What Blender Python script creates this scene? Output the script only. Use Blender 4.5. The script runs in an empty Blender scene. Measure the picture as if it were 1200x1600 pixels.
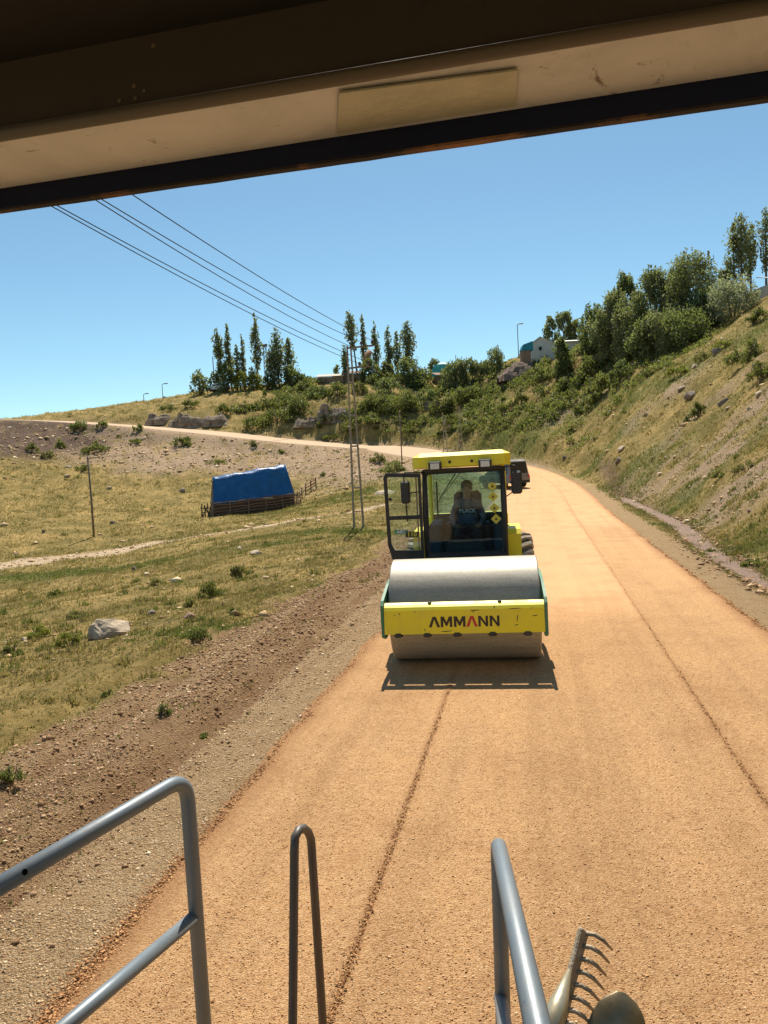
import bpy, bmesh, math, random
import numpy as np
from mathutils import Vector, Matrix, Euler

scene = bpy.context.scene
COL = scene.collection
R = math.radians

# ---------------------------------------------------------------- camera
FPX = 1155.0                       # focal length in photo pixels (1200 x 1600)
CAM = np.array([0.0, 0.0, 3.0])
YAW, PITCH, ROLL = R(11.68), R(3.84), R(3.0)
_f0 = np.array([-math.sin(YAW), math.cos(YAW), 0.0])
_r0 = np.array([math.cos(YAW), math.sin(YAW), 0.0])
_fw = _f0 * math.cos(PITCH) + np.array([0, 0, -math.sin(PITCH)])
_u0 = np.cross(_r0, _fw)
_rt = _r0 * math.cos(ROLL) - _u0 * math.sin(ROLL)
_up = _u0 * math.cos(ROLL) + _r0 * math.sin(ROLL)

cam_data = bpy.data.cameras.new('camera')
cam_data.sensor_fit = 'VERTICAL'
cam_data.sensor_height = 24.0
cam_data.lens = FPX / 1600.0 * 24.0
cam_data.clip_start = 0.05
cam_data.clip_end = 5000
cam = bpy.data.objects.new('camera', cam_data)
COL.objects.link(cam)
cam.matrix_world = Matrix(((_rt[0], _up[0], -_fw[0], CAM[0]),
                           (_rt[1], _up[1], -_fw[1], CAM[1]),
                           (_rt[2], _up[2], -_fw[2], CAM[2]),
                           (0, 0, 0, 1)))
scene.camera = cam

# ---------------------------------------------------------------- world + sun
SUN = Vector((-0.085, 0.625, 1.0)).normalized()
sun_el = math.asin(SUN.z)
sun_az = math.atan2(SUN.x, SUN.y)
w = bpy.data.worlds.new('World')
scene.world = w
w.use_nodes = True
wn = w.node_tree
wn.nodes.clear()
sky = wn.nodes.new('ShaderNodeTexSky')
sky.sky_type = 'NISHITA'
sky.sun_disc = False
sky.sun_elevation = sun_el
sky.sun_rotation = sun_az
sky.altitude = 1800
sky.air_density = 1.0
sky.dust_density = 1.0
sky.ozone_density = 1.0
bg = wn.nodes.new('ShaderNodeBackground')
bg.inputs['Strength'].default_value = 0.098
wo = wn.nodes.new('ShaderNodeOutputWorld')
tint = wn.nodes.new('ShaderNodeMix'); tint.data_type = 'RGBA'; tint.blend_type = 'MULTIPLY'
tint.inputs[0].default_value = 1.0; tint.inputs[7].default_value = (.80, 1.0, .93, 1)
wn.links.new(sky.outputs[0], tint.inputs[6])
wn.links.new(tint.outputs[2], bg.inputs[0])
wn.links.new(bg.outputs[0], wo.inputs[0])

sl = bpy.data.lights.new('sun', 'SUN')
sl.energy = 4.9
sl.angle = R(0.5)
sl.color = (1.0, 0.92, 0.78)
so = bpy.data.objects.new('sun', sl)
COL.objects.link(so)
so.rotation_euler = (-SUN).to_track_quat('-Z', 'Y').to_euler()
so.location = (0, 30, 60)

scene.view_settings.view_transform = 'Standard'
scene.view_settings.look = 'None'
scene.view_settings.exposure = 0.5
scene.view_settings.gamma = 1.0
scene.view_settings.use_curve_mapping = False

# ---------------------------------------------------------------- helpers
def P(px, py, d):
    """photo pixel + distance along the view axis -> world point"""
    return CAM + _fw * d + _rt * ((px - 600) / FPX * d) + _up * (-(py - 800) / FPX * d)

def G(px, py, z):
    v = _fw + _rt * ((px - 600) / FPX) + _up * (-(py - 800) / FPX)
    return CAM + v * ((z - CAM[2]) / v[2])

def depth_of(p):
    return float(np.dot(np.asarray(p) - CAM, _fw))

def proj(p):
    q = np.asarray(p, float) - CAM
    d = q @ _fw
    return 600 + FPX * (q @ _rt) / d, 800 - FPX * (q @ _up) / d, d

def sstep(a, b, x):
    t = np.clip((x - a) / (b - a), 0, 1)
    return t * t * (3 - 2 * t)

def _hash(ix, iy, seed):
    h = (ix.astype(np.int64) * 374761393 + iy.astype(np.int64) * 668265263 + seed * 974634777) & 0xFFFFFFFF
    h = ((h ^ (h >> 13)) * 1274126177) & 0xFFFFFFFF
    h = h ^ (h >> 16)
    return (h & 0xFFFF) / 65535.0

def vnoise(x, y, seed=0):
    ix = np.floor(x); iy = np.floor(y)
    fx = x - ix; fy = y - iy
    fx = fx * fx * (3 - 2 * fx); fy = fy * fy * (3 - 2 * fy)
    ix = ix.astype(np.int64); iy = iy.astype(np.int64)
    a = _hash(ix, iy, seed); b = _hash(ix + 1, iy, seed)
    c = _hash(ix, iy + 1, seed); d = _hash(ix + 1, iy + 1, seed)
    return (a + (b - a) * fx) * (1 - fy) + (c + (d - c) * fx) * fy

def fbm(x, y, octv=4, seed=0):
    s = 0; a = 0.5; t = 0
    for k in range(octv):
        s = s + a * vnoise(x, y, seed + k * 17); t += a
        x = x * 2.03 + 11.3; y = y * 2.03 - 7.1; a *= 0.5
    return s / t

def tag(o, label=None, cat=None, group=None, kind=None):
    if label: o['label'] = label
    if cat: o['category'] = cat
    if group: o['group'] = group
    if kind: o['kind'] = kind
    return o

def empty(name, loc=(0, 0, 0), rz=0.0):
    o = bpy.data.objects.new(name, None)
    o.empty_display_size = 0.2
    o.location = loc
    o.rotation_euler = (0, 0, rz)
    COL.objects.link(o)
    return o

def link_mesh(name, me, material=None, parent=None):
    if material is not None:
        me.materials.append(material)
    o = bpy.data.objects.new(name, me)
    COL.objects.link(o)
    if parent is not None:
        o.parent = parent
    return o

def fast_mesh(name, verts, faces, smooth=False):
    """verts (n,3) array, faces (m,k) int array (all the same size)"""
    verts = np.asarray(verts, np.float32); faces = np.asarray(faces, np.int32)
    m, k = faces.shape
    me = bpy.data.meshes.new(name)
    me.vertices.add(len(verts)); me.vertices.foreach_set('co', verts.ravel())
    me.loops.add(m * k); me.loops.foreach_set('vertex_index', faces.ravel())
    me.polygons.add(m)
    me.polygons.foreach_set('loop_start', np.arange(0, m * k, k, dtype=np.int32))
    me.polygons.foreach_set('loop_total', np.full(m, k, np.int32))
    if smooth:
        me.polygons.foreach_set('use_smooth', np.ones(m, bool))
    me.update(calc_edges=True)
    return me

def attr(me, name, vals):
    a = me.attributes.new(name, 'FLOAT', 'POINT')
    a.data.foreach_set('value', np.asarray(vals, np.float32))

class MB:
    """collects shapes for one mesh"""
    def __init__(s):
        s.v = []; s.f = []
    def add(s, vs, fs):
        o = len(s.v)
        s.v += [tuple(float(c) for c in p) for p in vs]
        s.f += [tuple(i + o for i in f) for f in fs]
        return s
    def box(s, c, size, b=0.0, rot=None):
        hx, hy, hz = size[0] / 2, size[1] / 2, size[2] / 2
        b = min(b, hx * .9, hy * .9, hz * .9)
        pts = []
        for sx in (-1, 1):
            for sy in (-1, 1):
                for sz in (-1, 1):
                    if b > 0:
                        pts += [(sx * (hx - b), sy * (hy - b), sz * hz), (sx * (hx - b), sy * hy, sz * (hz - b)), (sx * hx, sy * (hy - b), sz * (hz - b))]
                    else:
                        pts.append((sx * hx, sy * hy, sz * hz))
        M = rot if rot is not None else Matrix.Identity(3)
        return s.hull([tuple(M @ Vector(p) + Vector(c)) for p in pts])
    def hull(s, pts):
        bm = bmesh.new()
        for p in pts: bm.verts.new(p)
        r = bmesh.ops.convex_hull(bm, input=bm.verts)
        dead = [g for g in r['geom_interior'] + r['geom_unused'] if isinstance(g, bmesh.types.BMVert)]
        if dead: bmesh.ops.delete(bm, geom=list(set(dead)), context='VERTS')
        bmesh.ops.dissolve_limit(bm, angle_limit=0.01, verts=bm.verts, edges=bm.edges)
        bmesh.ops.recalc_face_normals(bm, faces=bm.faces)
        bm.verts.index_update()
        s.add([v.co for v in bm.verts], [[v.index for v in f.verts] for f in bm.faces])
        bm.free()
        return s
    def tube(s, path, r, n=10, caps=True):
        path = [Vector(p) for p in path]
        rs = r if isinstance(r, (list, tuple)) else [r] * len(path)
        rings = []
        prev = None
        for i, p in enumerate(path):
            if i == 0: t = path[1] - path[0]
            elif i == len(path) - 1: t = path[-1] - path[-2]
            else: t = (path[i + 1] - p).normalized() + (p - path[i - 1]).normalized()
            t.normalize()
            if prev is None:
                a = Vector((0, 0, 1)) if abs(t.z) < .9 else Vector((1, 0, 0))
                x = t.cross(a).normalized()
            else:
                x = (prev - t * prev.dot(t)).normalized()
            prev = x
            y = t.cross(x)
            rings.append([p + (x * math.cos(2 * math.pi * k / n) + y * math.sin(2 * math.pi * k / n)) * rs[i] for k in range(n)])
        vs = [q for ring in rings for q in ring]
        fs = []
        for i in range(len(path) - 1):
            for k in range(n):
                a = i * n + k; b = i * n + (k + 1) % n
                fs.append((a, b, b + n, a + n))
        if caps:
            fs.append(tuple(range(n))[::-1]); fs.append(tuple((len(path) - 1) * n + k for k in range(n)))
        return s.add(vs, fs)
    def cyl(s, p0, p1, r, n=24, caps=True):
        return s.tube([p0, p1], r, n, caps)
    def prism(s, poly, origin, ux, uy, depth):
        """2-D polygon in the plane ux/uy, extruded along ux x uy by depth"""
        ux = Vector(ux); uy = Vector(uy); o = Vector(origin); nz = ux.cross(uy).normalized()
        n = len(poly)
        a = [o + ux * p[0] + uy * p[1] for p in poly]
        b = [q + nz * depth for q in a]
        fs = [tuple(range(n))[::-1], tuple(range(n, 2 * n))]
        for k in range(n):
            fs.append((k, (k + 1) % n, n + (k + 1) % n, n + k))
        return s.add(a + b, fs)
    def lathe(s, prof, center, axis='x', n=40, closed=False):
        """profile [(along axis, radius)]"""
        vs = []; c = Vector(center)
        for (h, r) in prof:
            for k in range(n):
                t = 2 * math.pi * k / n
                if axis == 'x': q = Vector((h, r * math.cos(t), r * math.sin(t)))
                elif axis == 'y': q = Vector((r * math.cos(t), h, r * math.sin(t)))
                else: q = Vector((r * math.cos(t), r * math.sin(t), h))
                vs.append(c + q)
        fs = []
        m = len(prof)
        for i in range(m if closed else m - 1):
            for k in range(n):
                a = i * n + k; b = i * n + (k + 1) % n
                c2 = ((i + 1) % m) * n + (k + 1) % n; d = ((i + 1) % m) * n + k
                fs.append((a, b, c2, d))
        return s.add(vs, fs)
    def build(s, name, material, parent=None, smooth=None, autosmooth=None):
        me = bpy.data.meshes.new(name)
        me.from_pydata(s.v, [], s.f)
        bm = bmesh.new(); bm.from_mesh(me)
        bmesh.ops.recalc_face_normals(bm, faces=bm.faces)
        if autosmooth is not None or smooth:
            for f in bm.faces: f.smooth = True
            lim = R(autosmooth if autosmooth is not None else 180)
            for e in bm.edges:
                if len(e.link_faces) == 2 and e.calc_face_angle(0) > lim: e.smooth = False
        bm.to_mesh(me); bm.free()
        me.update()
        return link_mesh(name, me, material, parent)

def arc(center, ux, uy, r, a0, a1, n=8):
    c = Vector(center); ux = Vector(ux); uy = Vector(uy)
    return [c + ux * (r * math.cos(a0 + (a1 - a0) * i / n)) + uy * (r * math.sin(a0 + (a1 - a0) * i / n)) for i in range(n + 1)]

def fillet(path, r, n=6):
    """rounds the corners of a polyline"""
    path = [Vector(p) for p in path]
    out = [path[0]]
    for i in range(1, len(path) - 1):
        a, b, c = path[i - 1], path[i], path[i + 1]
        d1 = (a - b); d2 = (c - b)
        rr = min(r, d1.length * .45, d2.length * .45)
        p0 = b + d1.normalized() * rr; p1 = b + d2.normalized() * rr
        for k in range(n + 1):
            t = k / n
            out.append(p0 * (1 - t) ** 2 + b * 2 * t * (1 - t) + p1 * t ** 2)
    out.append(path[-1])
    return out

def text_mesh(txt, size, bold=0.0):
    cu = bpy.data.curves.new('lettering', 'FONT')
    cu.body = txt; cu.size = size; cu.offset = bold; cu.extrude = 0.0015
    cu.align_x = 'CENTER'; cu.align_y = 'CENTER'
    o = bpy.data.objects.new('lettering', cu)
    COL.objects.link(o)
    dg = bpy.context.evaluated_depsgraph_get()
    me = bpy.data.meshes.new_from_object(o.evaluated_get(dg))
    bpy.data.objects.remove(o)
    bpy.data.curves.remove(cu)
    return me

# ---------------------------------------------------------------- materials
def new_mat(name):
    m = bpy.data.materials.new(name); m.use_nodes = True
    nt = m.node_tree
    return m, nt, nt.nodes['Principled BSDF']

def N(nt, t, **kw):
    n = nt.nodes.new(t)
    for k, v in kw.items():
        if k in n.inputs.keys() if hasattr(n.inputs, 'keys') else False: n.inputs[k].default_value = v
        else: setattr(n, k, v)
    return n

def noise(nt, scale, detail=4, rough=.6, coord=None, dist=0.0):
    n = nt.nodes.new('ShaderNodeTexNoise')
    n.inputs['Scale'].default_value = scale; n.inputs['Detail'].default_value = detail
    n.inputs['Roughness'].default_value = rough; n.inputs['Distortion'].default_value = dist
    if coord is not None: nt.links.new(coord, n.inputs['Vector'])
    return n

def ramp(nt, src, stops):
    r = nt.nodes.new('ShaderNodeValToRGB')
    el = r.color_ramp.elements
    while len(el) < len(stops): el.new(0.5)
    for e, (p, c) in zip(el, stops):
        e.position = p; e.color = (*c, 1) if len(c) == 3 else c
    nt.links.new(src, r.inputs[0])
    return r.outputs[0]

def mix(nt, fac, a, b, blend='MIX'):
    m = nt.nodes.new('ShaderNodeMix'); m.data_type = 'RGBA'; m.blend_type = blend
    for sock, val in ((m.inputs['Factor'], fac), (m.inputs['A'], a), (m.inputs['B'], b)):
        pass
    def setin(i, val):
        s = m.inputs[i]
        if isinstance(val, (int, float)): s.default_value = val
        elif isinstance(val, tuple): s.default_value = (*val, 1) if len(val) == 3 else val
        else: nt.links.new(val, s)
    setin(0, fac); setin(6, a); setin(7, b)
    return m.outputs[2]

def mth(nt, op, a, b=0.0, clamp=False):
    m = nt.nodes.new('ShaderNodeMath'); m.operation = op; m.use_clamp = clamp
    for i, val in enumerate((a, b)):
        if isinstance(val, (int, float)): m.inputs[i].default_value = val
        else: nt.links.new(val, m.inputs[i])
    return m.outputs[0]

def bump(nt, height, strength, dist, normal=None):
    b = nt.nodes.new('ShaderNodeBump')
    b.inputs['Strength'].default_value = strength; b.inputs['Distance'].default_value = dist
    nt.links.new(height, b.inputs['Height'])
    if normal is not None: nt.links.new(normal, b.inputs['Normal'])
    return b.outputs[0]

def coords(nt, kind='Object'):
    return nt.nodes.new('ShaderNodeTexCoord').outputs[kind]

def getattr_node(nt, name):
    a = nt.nodes.new('ShaderNodeAttribute'); a.attribute_name = name
    return a.outputs['Fac']

def pmat(name, c1, c2=None, scale=6, rough=.6, metal=0.0, bscale=None, bstr=.2, bdist=.01, spec=.5, rvar=.12, lo=.35, hi=.65, coat=0):
    m, nt, b = new_mat(name)
    co = coords(nt)
    if c2 is None: c2 = tuple(c * .8 for c in c1)
    n = noise(nt, scale, 6, .65, co)
    nt.links.new(ramp(nt, n.outputs[0], [(lo, c1), (hi, c2)]), b.inputs['Base Color'])
    n2 = noise(nt, scale * 2.7, 4, .6, co)
    rr = nt.nodes.new('ShaderNodeMapRange')
    rr.inputs['To Min'].default_value = max(0, rough - rvar); rr.inputs['To Max'].default_value = min(1, rough + rvar)
    nt.links.new(n2.outputs[0], rr.inputs[0]); nt.links.new(rr.outputs[0], b.inputs['Roughness'])
    b.inputs['Metallic'].default_value = metal
    b.inputs['Specular IOR Level'].default_value = spec
    b.inputs['Coat Weight'].default_value = coat
    if bscale:
        n3 = noise(nt, bscale, 4, .6, co)
        nt.links.new(bump(nt, n3.outputs[0], bstr, bdist), b.inputs['Normal'])
    return m

def dusty_paint(name, col, dust=(.45, .33, .2), amount=.45, rough=.35, scale=3, chips=.70, metal=0.0):
    """machine paint with dust, scratches and chips"""
    m, nt, b = new_mat(name)
    co = coords(nt)
    n = noise(nt, scale, 7, .7, co)
    fac = ramp(nt, n.outputs[0], [(.45, (0, 0, 0)), (.85, (amount,) * 3)])
    ch = noise(nt, 9, 8, .75, co, 1.2)
    chip = ramp(nt, ch.outputs[0], [(chips, (0, 0, 0)), (chips + .02, (.8, .8, .8))])
    base = mix(nt, fac, col, dust)
    base = mix(nt, chip, base, (.07, .055, .04))
    nt.links.new(base, b.inputs['Base Color'])
    b.inputs['Metallic'].default_value = metal
    r2 = ramp(nt, n.outputs[0], [(.3, (rough,) * 3), (.8, (min(1, rough + .35),) * 3)])
    nt.links.new(r2, b.inputs['Roughness'])
    n3 = noise(nt, 60, 3, .5, co)
    nt.links.new(bump(nt, n3.outputs[0], .06, .004), b.inputs['Normal'])
    return m

def foliage_mat(name, dark, light, transl=.55):
    m, nt, b = new_mat(name)
    a = getattr_node(nt, 'rnd')
    col = ramp(nt, a, [(0, dark), (1, light)])
    b.inputs['Roughness'].default_value = .55
    b.inputs['Specular IOR Level'].default_value = .35
    nt.links.new(col, b.inputs['Base Color'])
    t = nt.nodes.new('ShaderNodeBsdfTranslucent')
    tc = mix(nt, .5, col, (.25, .3, .04))
    nt.links.new(tc, t.inputs['Color'])
    ms = nt.nodes.new('ShaderNodeMixShader'); ms.inputs[0].default_value = transl
    nt.links.new(b.outputs[0], ms.inputs[1]); nt.links.new(t.outputs[0], ms.inputs[2])
    nt.links.new(ms.outputs[0], nt.nodes['Material Output'].inputs['Surface'])
    return m

def glass_mat(name, tint, refl=.12, ior=1.5):
    """thin machine glass: tinted see-through with a mirror layer"""
    m, nt, b = new_mat(name)
    nt.nodes.remove(b)
    tr = nt.nodes.new('ShaderNodeBsdfTransparent'); tr.inputs[0].default_value = (*tint, 1)
    gl = nt.nodes.new('ShaderNodeBsdfGlossy'); gl.inputs['Roughness'].default_value = .04
    gl.inputs['Color'].default_value = (.9, .95, 1, 1)
    lw = nt.nodes.new('ShaderNodeFresnel'); lw.inputs['IOR'].default_value = ior
    f = mth(nt, 'ADD', lw.outputs[0], refl, True)
    ms = nt.nodes.new('ShaderNodeMixShader')
    nt.links.new(f, ms.inputs[0]); nt.links.new(tr.outputs[0], ms.inputs[1]); nt.links.new(gl.outputs[0], ms.inputs[2])
    nt.links.new(ms.outputs[0], nt.nodes['Material Output'].inputs['Surface'])
    return m
# ================================================================ TERRAIN
# centre line of the road (x, y, z), sampled every metre; bank raises the outside of the bend
_cl = [(.35, -60, 0), (.35, -30, 0), (.35, 0, 0), (.35, 20, 0), (.35, 40, .02), (.3, 52, .25), (-.4, 64, .75), (-2.6, 76, 1.5), (-7.5, 86.5, 2.6), (-14, 94, 3.9)]
_cl += [tuple(P(*q)) for q in ((600, 700, 101), (550, 697, 102.5), (450, 689, 105.5), (340, 677, 109), (243, 668.5, 113), (170, 663, 117), (60, 657, 124), (-150, 652, 136), (-420, 645, 150))]
def catmull(pts, step):
    pts = [np.array(p, float) for p in pts]
    out = []
    for i in range(len(pts) - 1):
        p0 = pts[max(i - 1, 0)]; p1 = pts[i]; p2 = pts[i + 1]; p3 = pts[min(i + 2, len(pts) - 1)]
        n = max(2, int(np.linalg.norm(p2 - p1) / step))
        for k in range(n):
            t = k / n
            m1 = (p2 - p0) / 2; m2 = (p3 - p1) / 2
            out.append((2 * t**3 - 3 * t**2 + 1) * p1 + (t**3 - 2 * t**2 + t) * m1 + (-2 * t**3 + 3 * t**2) * p2 + (t**3 - t**2) * m2)
    out.append(pts[-1])
    return np.array(out)
RC = catmull(_cl, 1.0)
_t = np.gradient(RC[:, :2], axis=0)
RT = _t / np.linalg.norm(_t, axis=1)[:, None]
RN = np.stack([RT[:, 1], -RT[:, 0]], 1)               # to the right of travel
RS = np.concatenate([[0], np.cumsum(np.linalg.norm(np.diff(RC[:, :2], axis=0), axis=1))])
RS = RS - RS[np.argmin(np.abs(RC[:, 1]) + np.abs(RC[:, 0]) * .1)]   # 0 beside the camera
RB = .065 * sstep(62, 96, RS) - .055 * sstep(-42, -62, RC[:, 0])
HALF = 3.15

def road_coord(x, y):
    """-> lateral offset from the centre line (right positive), road height there, station"""
    lat = np.empty_like(x); zc = np.empty_like(x); st = np.empty_like(x)
    for a in range(0, len(x), 20000):
        xs = x[a:a + 20000, None]; ys = y[a:a + 20000, None]
        d2 = (xs - RC[None, :, 0])**2 + (ys - RC[None, :, 1])**2
        i = np.argmin(d2, 1)
        dx = xs[:, 0] - RC[i, 0]; dy = ys[:, 0] - RC[i, 1]
        along = dx * RT[i, 0] + dy * RT[i, 1]
        l = dx * RN[i, 0] + dy * RN[i, 1]
        j = np.clip(i + np.sign(along).astype(int), 0, len(RC) - 1)
        step = np.maximum(np.abs(RS[j] - RS[i]), 1e-6)
        t = np.clip(np.abs(along) / step, 0, 1) * (j != i)
        far = np.abs(along) > 1.5 * np.maximum(step, .5)
        lat[a:a + 20000] = np.where(far, np.sign(l) * np.sqrt(d2[np.arange(len(i)), i]), l)
        zc[a:a + 20000] = RC[i, 2] * (1 - t) + RC[j, 2] * t + (RB[i] * (1 - t) + RB[j] * t) * np.clip(l, -5, 5)
        st[a:a + 20000] = RS[i] + along
    return lat, zc, st

# surveyed ground points: (photo x, y, distance) or world (x, y, z)
_cp = [P(*q) for q in (
    # valley floor on the left and the slope up to the far road
    (0, 885, 43), (-150, 880, 44), (145, 842, 56), (60, 830, 58), (335, 808, 64), (395, 803, 66), (465, 790, 68), (240, 850, 49), (330, 838, 48), (430, 823, 47),
    (560, 824, 38), (520, 845, 33), (250, 800, 68), (100, 800, 70), (0, 790, 72), (0, 745, 84), (0, 705, 97), (100, 710, 97), (100, 760, 82), (200, 755, 84), (200, 710, 98), (300, 730, 91), (330, 700, 101),
    (450, 745, 84), (450, 712, 96), (550, 745, 78), (550, 715, 91), (620, 790, 50), (630, 752, 66), (640, 722, 83), (-200, 740, 90), (-200, 690, 112),
    # bank above the far road, up to the houses and poplars
    (300, 658, 117), (300, 637, 122), (240, 645, 124), (180, 648, 126), (130, 652, 128), (30, 655, 128), (220, 634, 138), (300, 616, 142), (400, 606, 142), (480, 598, 139), (400, 640, 122), (400, 660, 116),
    (500, 655, 112), (500, 628, 116), (560, 655, 110), (560, 628, 114), (600, 675, 106), (600, 640, 112), (530, 596, 136), (600, 592, 136), (690, 590, 132), (690, 615, 119), (690, 645, 110), (690, 685, 99),
    (650, 690, 100), (740, 690, 91), (740, 640, 103), (750, 596, 118), (790, 590, 113), (800, 566, 118), (860, 562, 112), (800, 600, 106), (800, 650, 94), (800, 700, 81), (930, 552, 96), (860, 590, 98), (860, 640, 88), (860, 690, 76),
    # the hillside on the right
    (900, 735, 67), (900, 700, 75), (900, 650, 84), (900, 600, 93), (960, 560, 92), (960, 600, 81), (960, 650, 71), (960, 700, 62), (1000, 785, 43.5), (1000, 750, 48), (1000, 700, 55), (1000, 650, 63), (1000, 600, 72), (1050, 560, 78),
    (1100, 830, 27.6), (1100, 780, 33), (1100, 700, 42), (1100, 600, 58), (1100, 540, 75), (1150, 500, 74), (1200, 910, 16.6), (1200, 850, 20), (1200, 780, 24.5), (1200, 700, 31), (1200, 560, 48), (1200, 470, 72), (1190, 460, 84),
    # ground beyond the skyline
    (-100, 668, 200), (150, 668, 210), (300, 640, 215), (500, 620, 210), (650, 615, 200), (800, 590, 180), (900, 575, 160), (1000, 545, 135), (1100, 515, 125), (1200, 470, 120), (1300, 440, 120), (1400, 400, 80),
)]
_cp += [G(*q) for q in ((0, 1075, -.42), (-120, 1075, -.5), (0, 1250, -.2), (60, 1400, -.12), (170, 1000, -.62), (260, 960, -.6), (380, 905, -.55), (470, 870, -.5), (300, 1050, -.14), (420, 960, -.15), (0, 1000, -.9), (0, 940, -1.5), (150, 920, -1.35), (300, 880, -1.05))]
_cp += [np.array(q, float) for q in ((14, 5, 6), (26, 4, 15), (45, 0, 22), (70, 20, 25), (12, -15, 4.5), (30, -20, 15), (-20, 5, -1.3), (-40, 20, -2), (-70, 50, -.5), (-100, 60, 3), (-30, -20, -1.2), (-60, -30, -1.5), (-9, 0, -.5), (-9, -20, -.5), (5, -60, 0), (-6, -60, -.3),
                                      (90, 90, 22), (140, 0, 27), (140, 160, 20), (-160, 60, 8), (-160, 160, 15), (0, 280, 14), (-120, 260, 15), (110, 260, 16), (0, -140, 0), (-120, -100, -1), (110, -100, 14), (9, 18, 2.2), (16.5, 18, 8.5), (24, 18, 14))]
_cp = np.array(_cp)
def _tps(r2):
    return .5 * r2 * np.log(r2 + 1e-9)
_sc = 50.0
_pts = _cp[:, :2] / _sc
_n = len(_pts)
_K = _tps(((_pts[:, None] - _pts[None])**2).sum(-1)) + np.eye(_n) * 2e-4
_A = np.zeros((_n + 3, _n + 3)); _A[:_n, :_n] = _K
_A[:_n, _n] = 1; _A[:_n, _n + 1:] = _pts; _A[_n, :_n] = 1; _A[_n + 1:, :_n] = _pts.T
_wt = np.linalg.solve(_A, np.concatenate([_cp[:, 2], np.zeros(3)]))

def ground_z(x, y, detail=True, info=False):
    x = np.atleast_1d(np.asarray(x, float)); y = np.atleast_1d(np.asarray(y, float))
    z = np.empty_like(x)
    for a in range(0, len(x), 20000):
        q = np.stack([x[a:a + 20000], y[a:a + 20000]], 1) / _sc
        z[a:a + 20000] = _tps(((q[:, None] - _pts[None])**2).sum(-1)) @ _wt[:_n] + _wt[_n] + q @ _wt[_n + 1:]
    r = np.hypot(x, y - 60)
    f = sstep(190, 300, r)
    z = z * (1 - f) + (8 + 3 * fbm(x / 90, y / 90, 2, 3)) * f
    z = np.clip(z, -4, 30)
    lat, zr, st = road_coord(x, y)
    out = np.abs(lat) - HALF
    left = lat < 0
    near = 1 - sstep(38, 60, st)
    # natural relief, rougher on the slopes
    if detail:
        amp = sstep(.4, 6, out)
        hill = np.where(left, sstep(55, 90, np.hypot(x, y)), 1.0) * sstep(.5, 5, out)
        z = z + amp * (fbm(x / 5, y / 5, 3, 5) - .5) * .45 + hill * (fbm(x / 2.2, y / 2.2, 3, 9) - .5) * .7
        z = z + amp * (fbm(x / .9, y / .9, 3, 21) - .5) * (.14 + .38 * hill)
        rid = np.abs(fbm(x / 7, y / 7, 4, 33) - .5)
        z = z - hill * np.clip(.09 - rid, 0, 1) * 6 * sstep(70, 110, np.hypot(x, y))
    b = np.where(left, sstep(.15, 1.0, out / (4.0 + 1.5 * near)), sstep(.3 + 1.7 * near, 3.4 + 1.1 * near, out))
    sh = zr - .05 - .035 * np.clip(out, 0, 6)
    z = sh * (1 - b) + z * b
    if detail:
        # churned shoulder: ruts and clods along the road
        k = near * left * sstep(.1, .8, out) * (1 - sstep(3.5, 6, out))
        z = z + k * ((fbm(lat * 3.2, st * .05, 2, 40) - .5) * -.28 + (fbm(lat * 1.6, st * .12, 3, 41) - .5) * .18 + (fbm(x * 2.5, y * 2.5, 3, 43) - .5) * .09)
        cl = np.exp(-((lat + 5.0 + .5 * (fbm(st * .1, st * .0, 2, 8) - .5)) / .45)**2) * near
        z = z + cl * (.05 + .12 * fbm(x * 2.2, y * 2.2, 3, 44))
    # the wet ditch on the right
    dl = 4.75 + .012 * np.clip(st, 0, 60) + .25 * np.sin(st * .22)
    dg = np.exp(-((lat - dl) / .55)**2) * (1 - sstep(58, 70, st)) * (~left)
    z = z - dg * .22
    z = np.where(out < 0, zr - .12 + .07 * sstep(-.5, 0, out), z)
    if info: return z, lat, st, out, near, dg
    return z

def T(px, py, dmin=4.0, dmax=230.0):
    """where the view ray through a photo pixel meets the ground"""
    d = np.concatenate([np.arange(dmin, 60, .25), np.arange(60, dmax, .5)])
    v = _fw + _rt * ((px - 600) / FPX) + _up * (-(py - 800) / FPX)
    q = CAM[None] + v[None] * d[:, None]
    g = ground_z(q[:, 0], q[:, 1], False)
    under = np.where(q[:, 2] < g)[0]
    if len(under) == 0:
        i = np.argmin(q[:, 2] - g)
        return np.array([q[i, 0], q[i, 1], g[i]])
    i = under[0]
    if i == 0: return np.array([q[0, 0], q[0, 1], g[0]])
    a = q[i - 1, 2] - g[i - 1]; b = g[i] - q[i, 2]
    t = a / (a + b + 1e-9)
    p = q[i - 1] * (1 - t) + q[i] * t
    return np.array([p[0], p[1], float(ground_z(p[0], p[1], True)[0])])

def on_ground(x, y):
    return np.array([x, y, float(ground_z(x, y, True)[0])])

# ---- ground mesh: rings about the camera's place, finer nearby and ahead
_hd = math.pi / 2 + YAW
_ang = np.concatenate([np.linspace(-math.pi, -R(37), 60, endpoint=False), np.linspace(-R(37), R(37), 500), np.linspace(R(37), math.pi, 61)[1:-1]])
_rad = np.concatenate([[0.0], 2.0 * np.exp(np.arange(0, 620) * .0105)])
_rad = _rad[_rad < 1500]
_AA, _RR = np.meshgrid(_ang, _rad)
gx = (_RR * np.cos(_hd - _AA)).ravel(); gy = (_RR * np.sin(_hd - _AA)).ravel()
gz, glat, gst, gout, gnear, gdg = ground_z(gx, gy, True, True)
nr, na = len(_rad), len(_ang)
ii, jj = np.meshgrid(np.arange(nr - 1), np.arange(na), indexing='ij')
j2 = (jj + 1) % na
gf = np.stack([ii * na + jj, (ii + 1) * na + jj, (ii + 1) * na + j2, ii * na + j2], -1).reshape(-1, 4)
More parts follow.
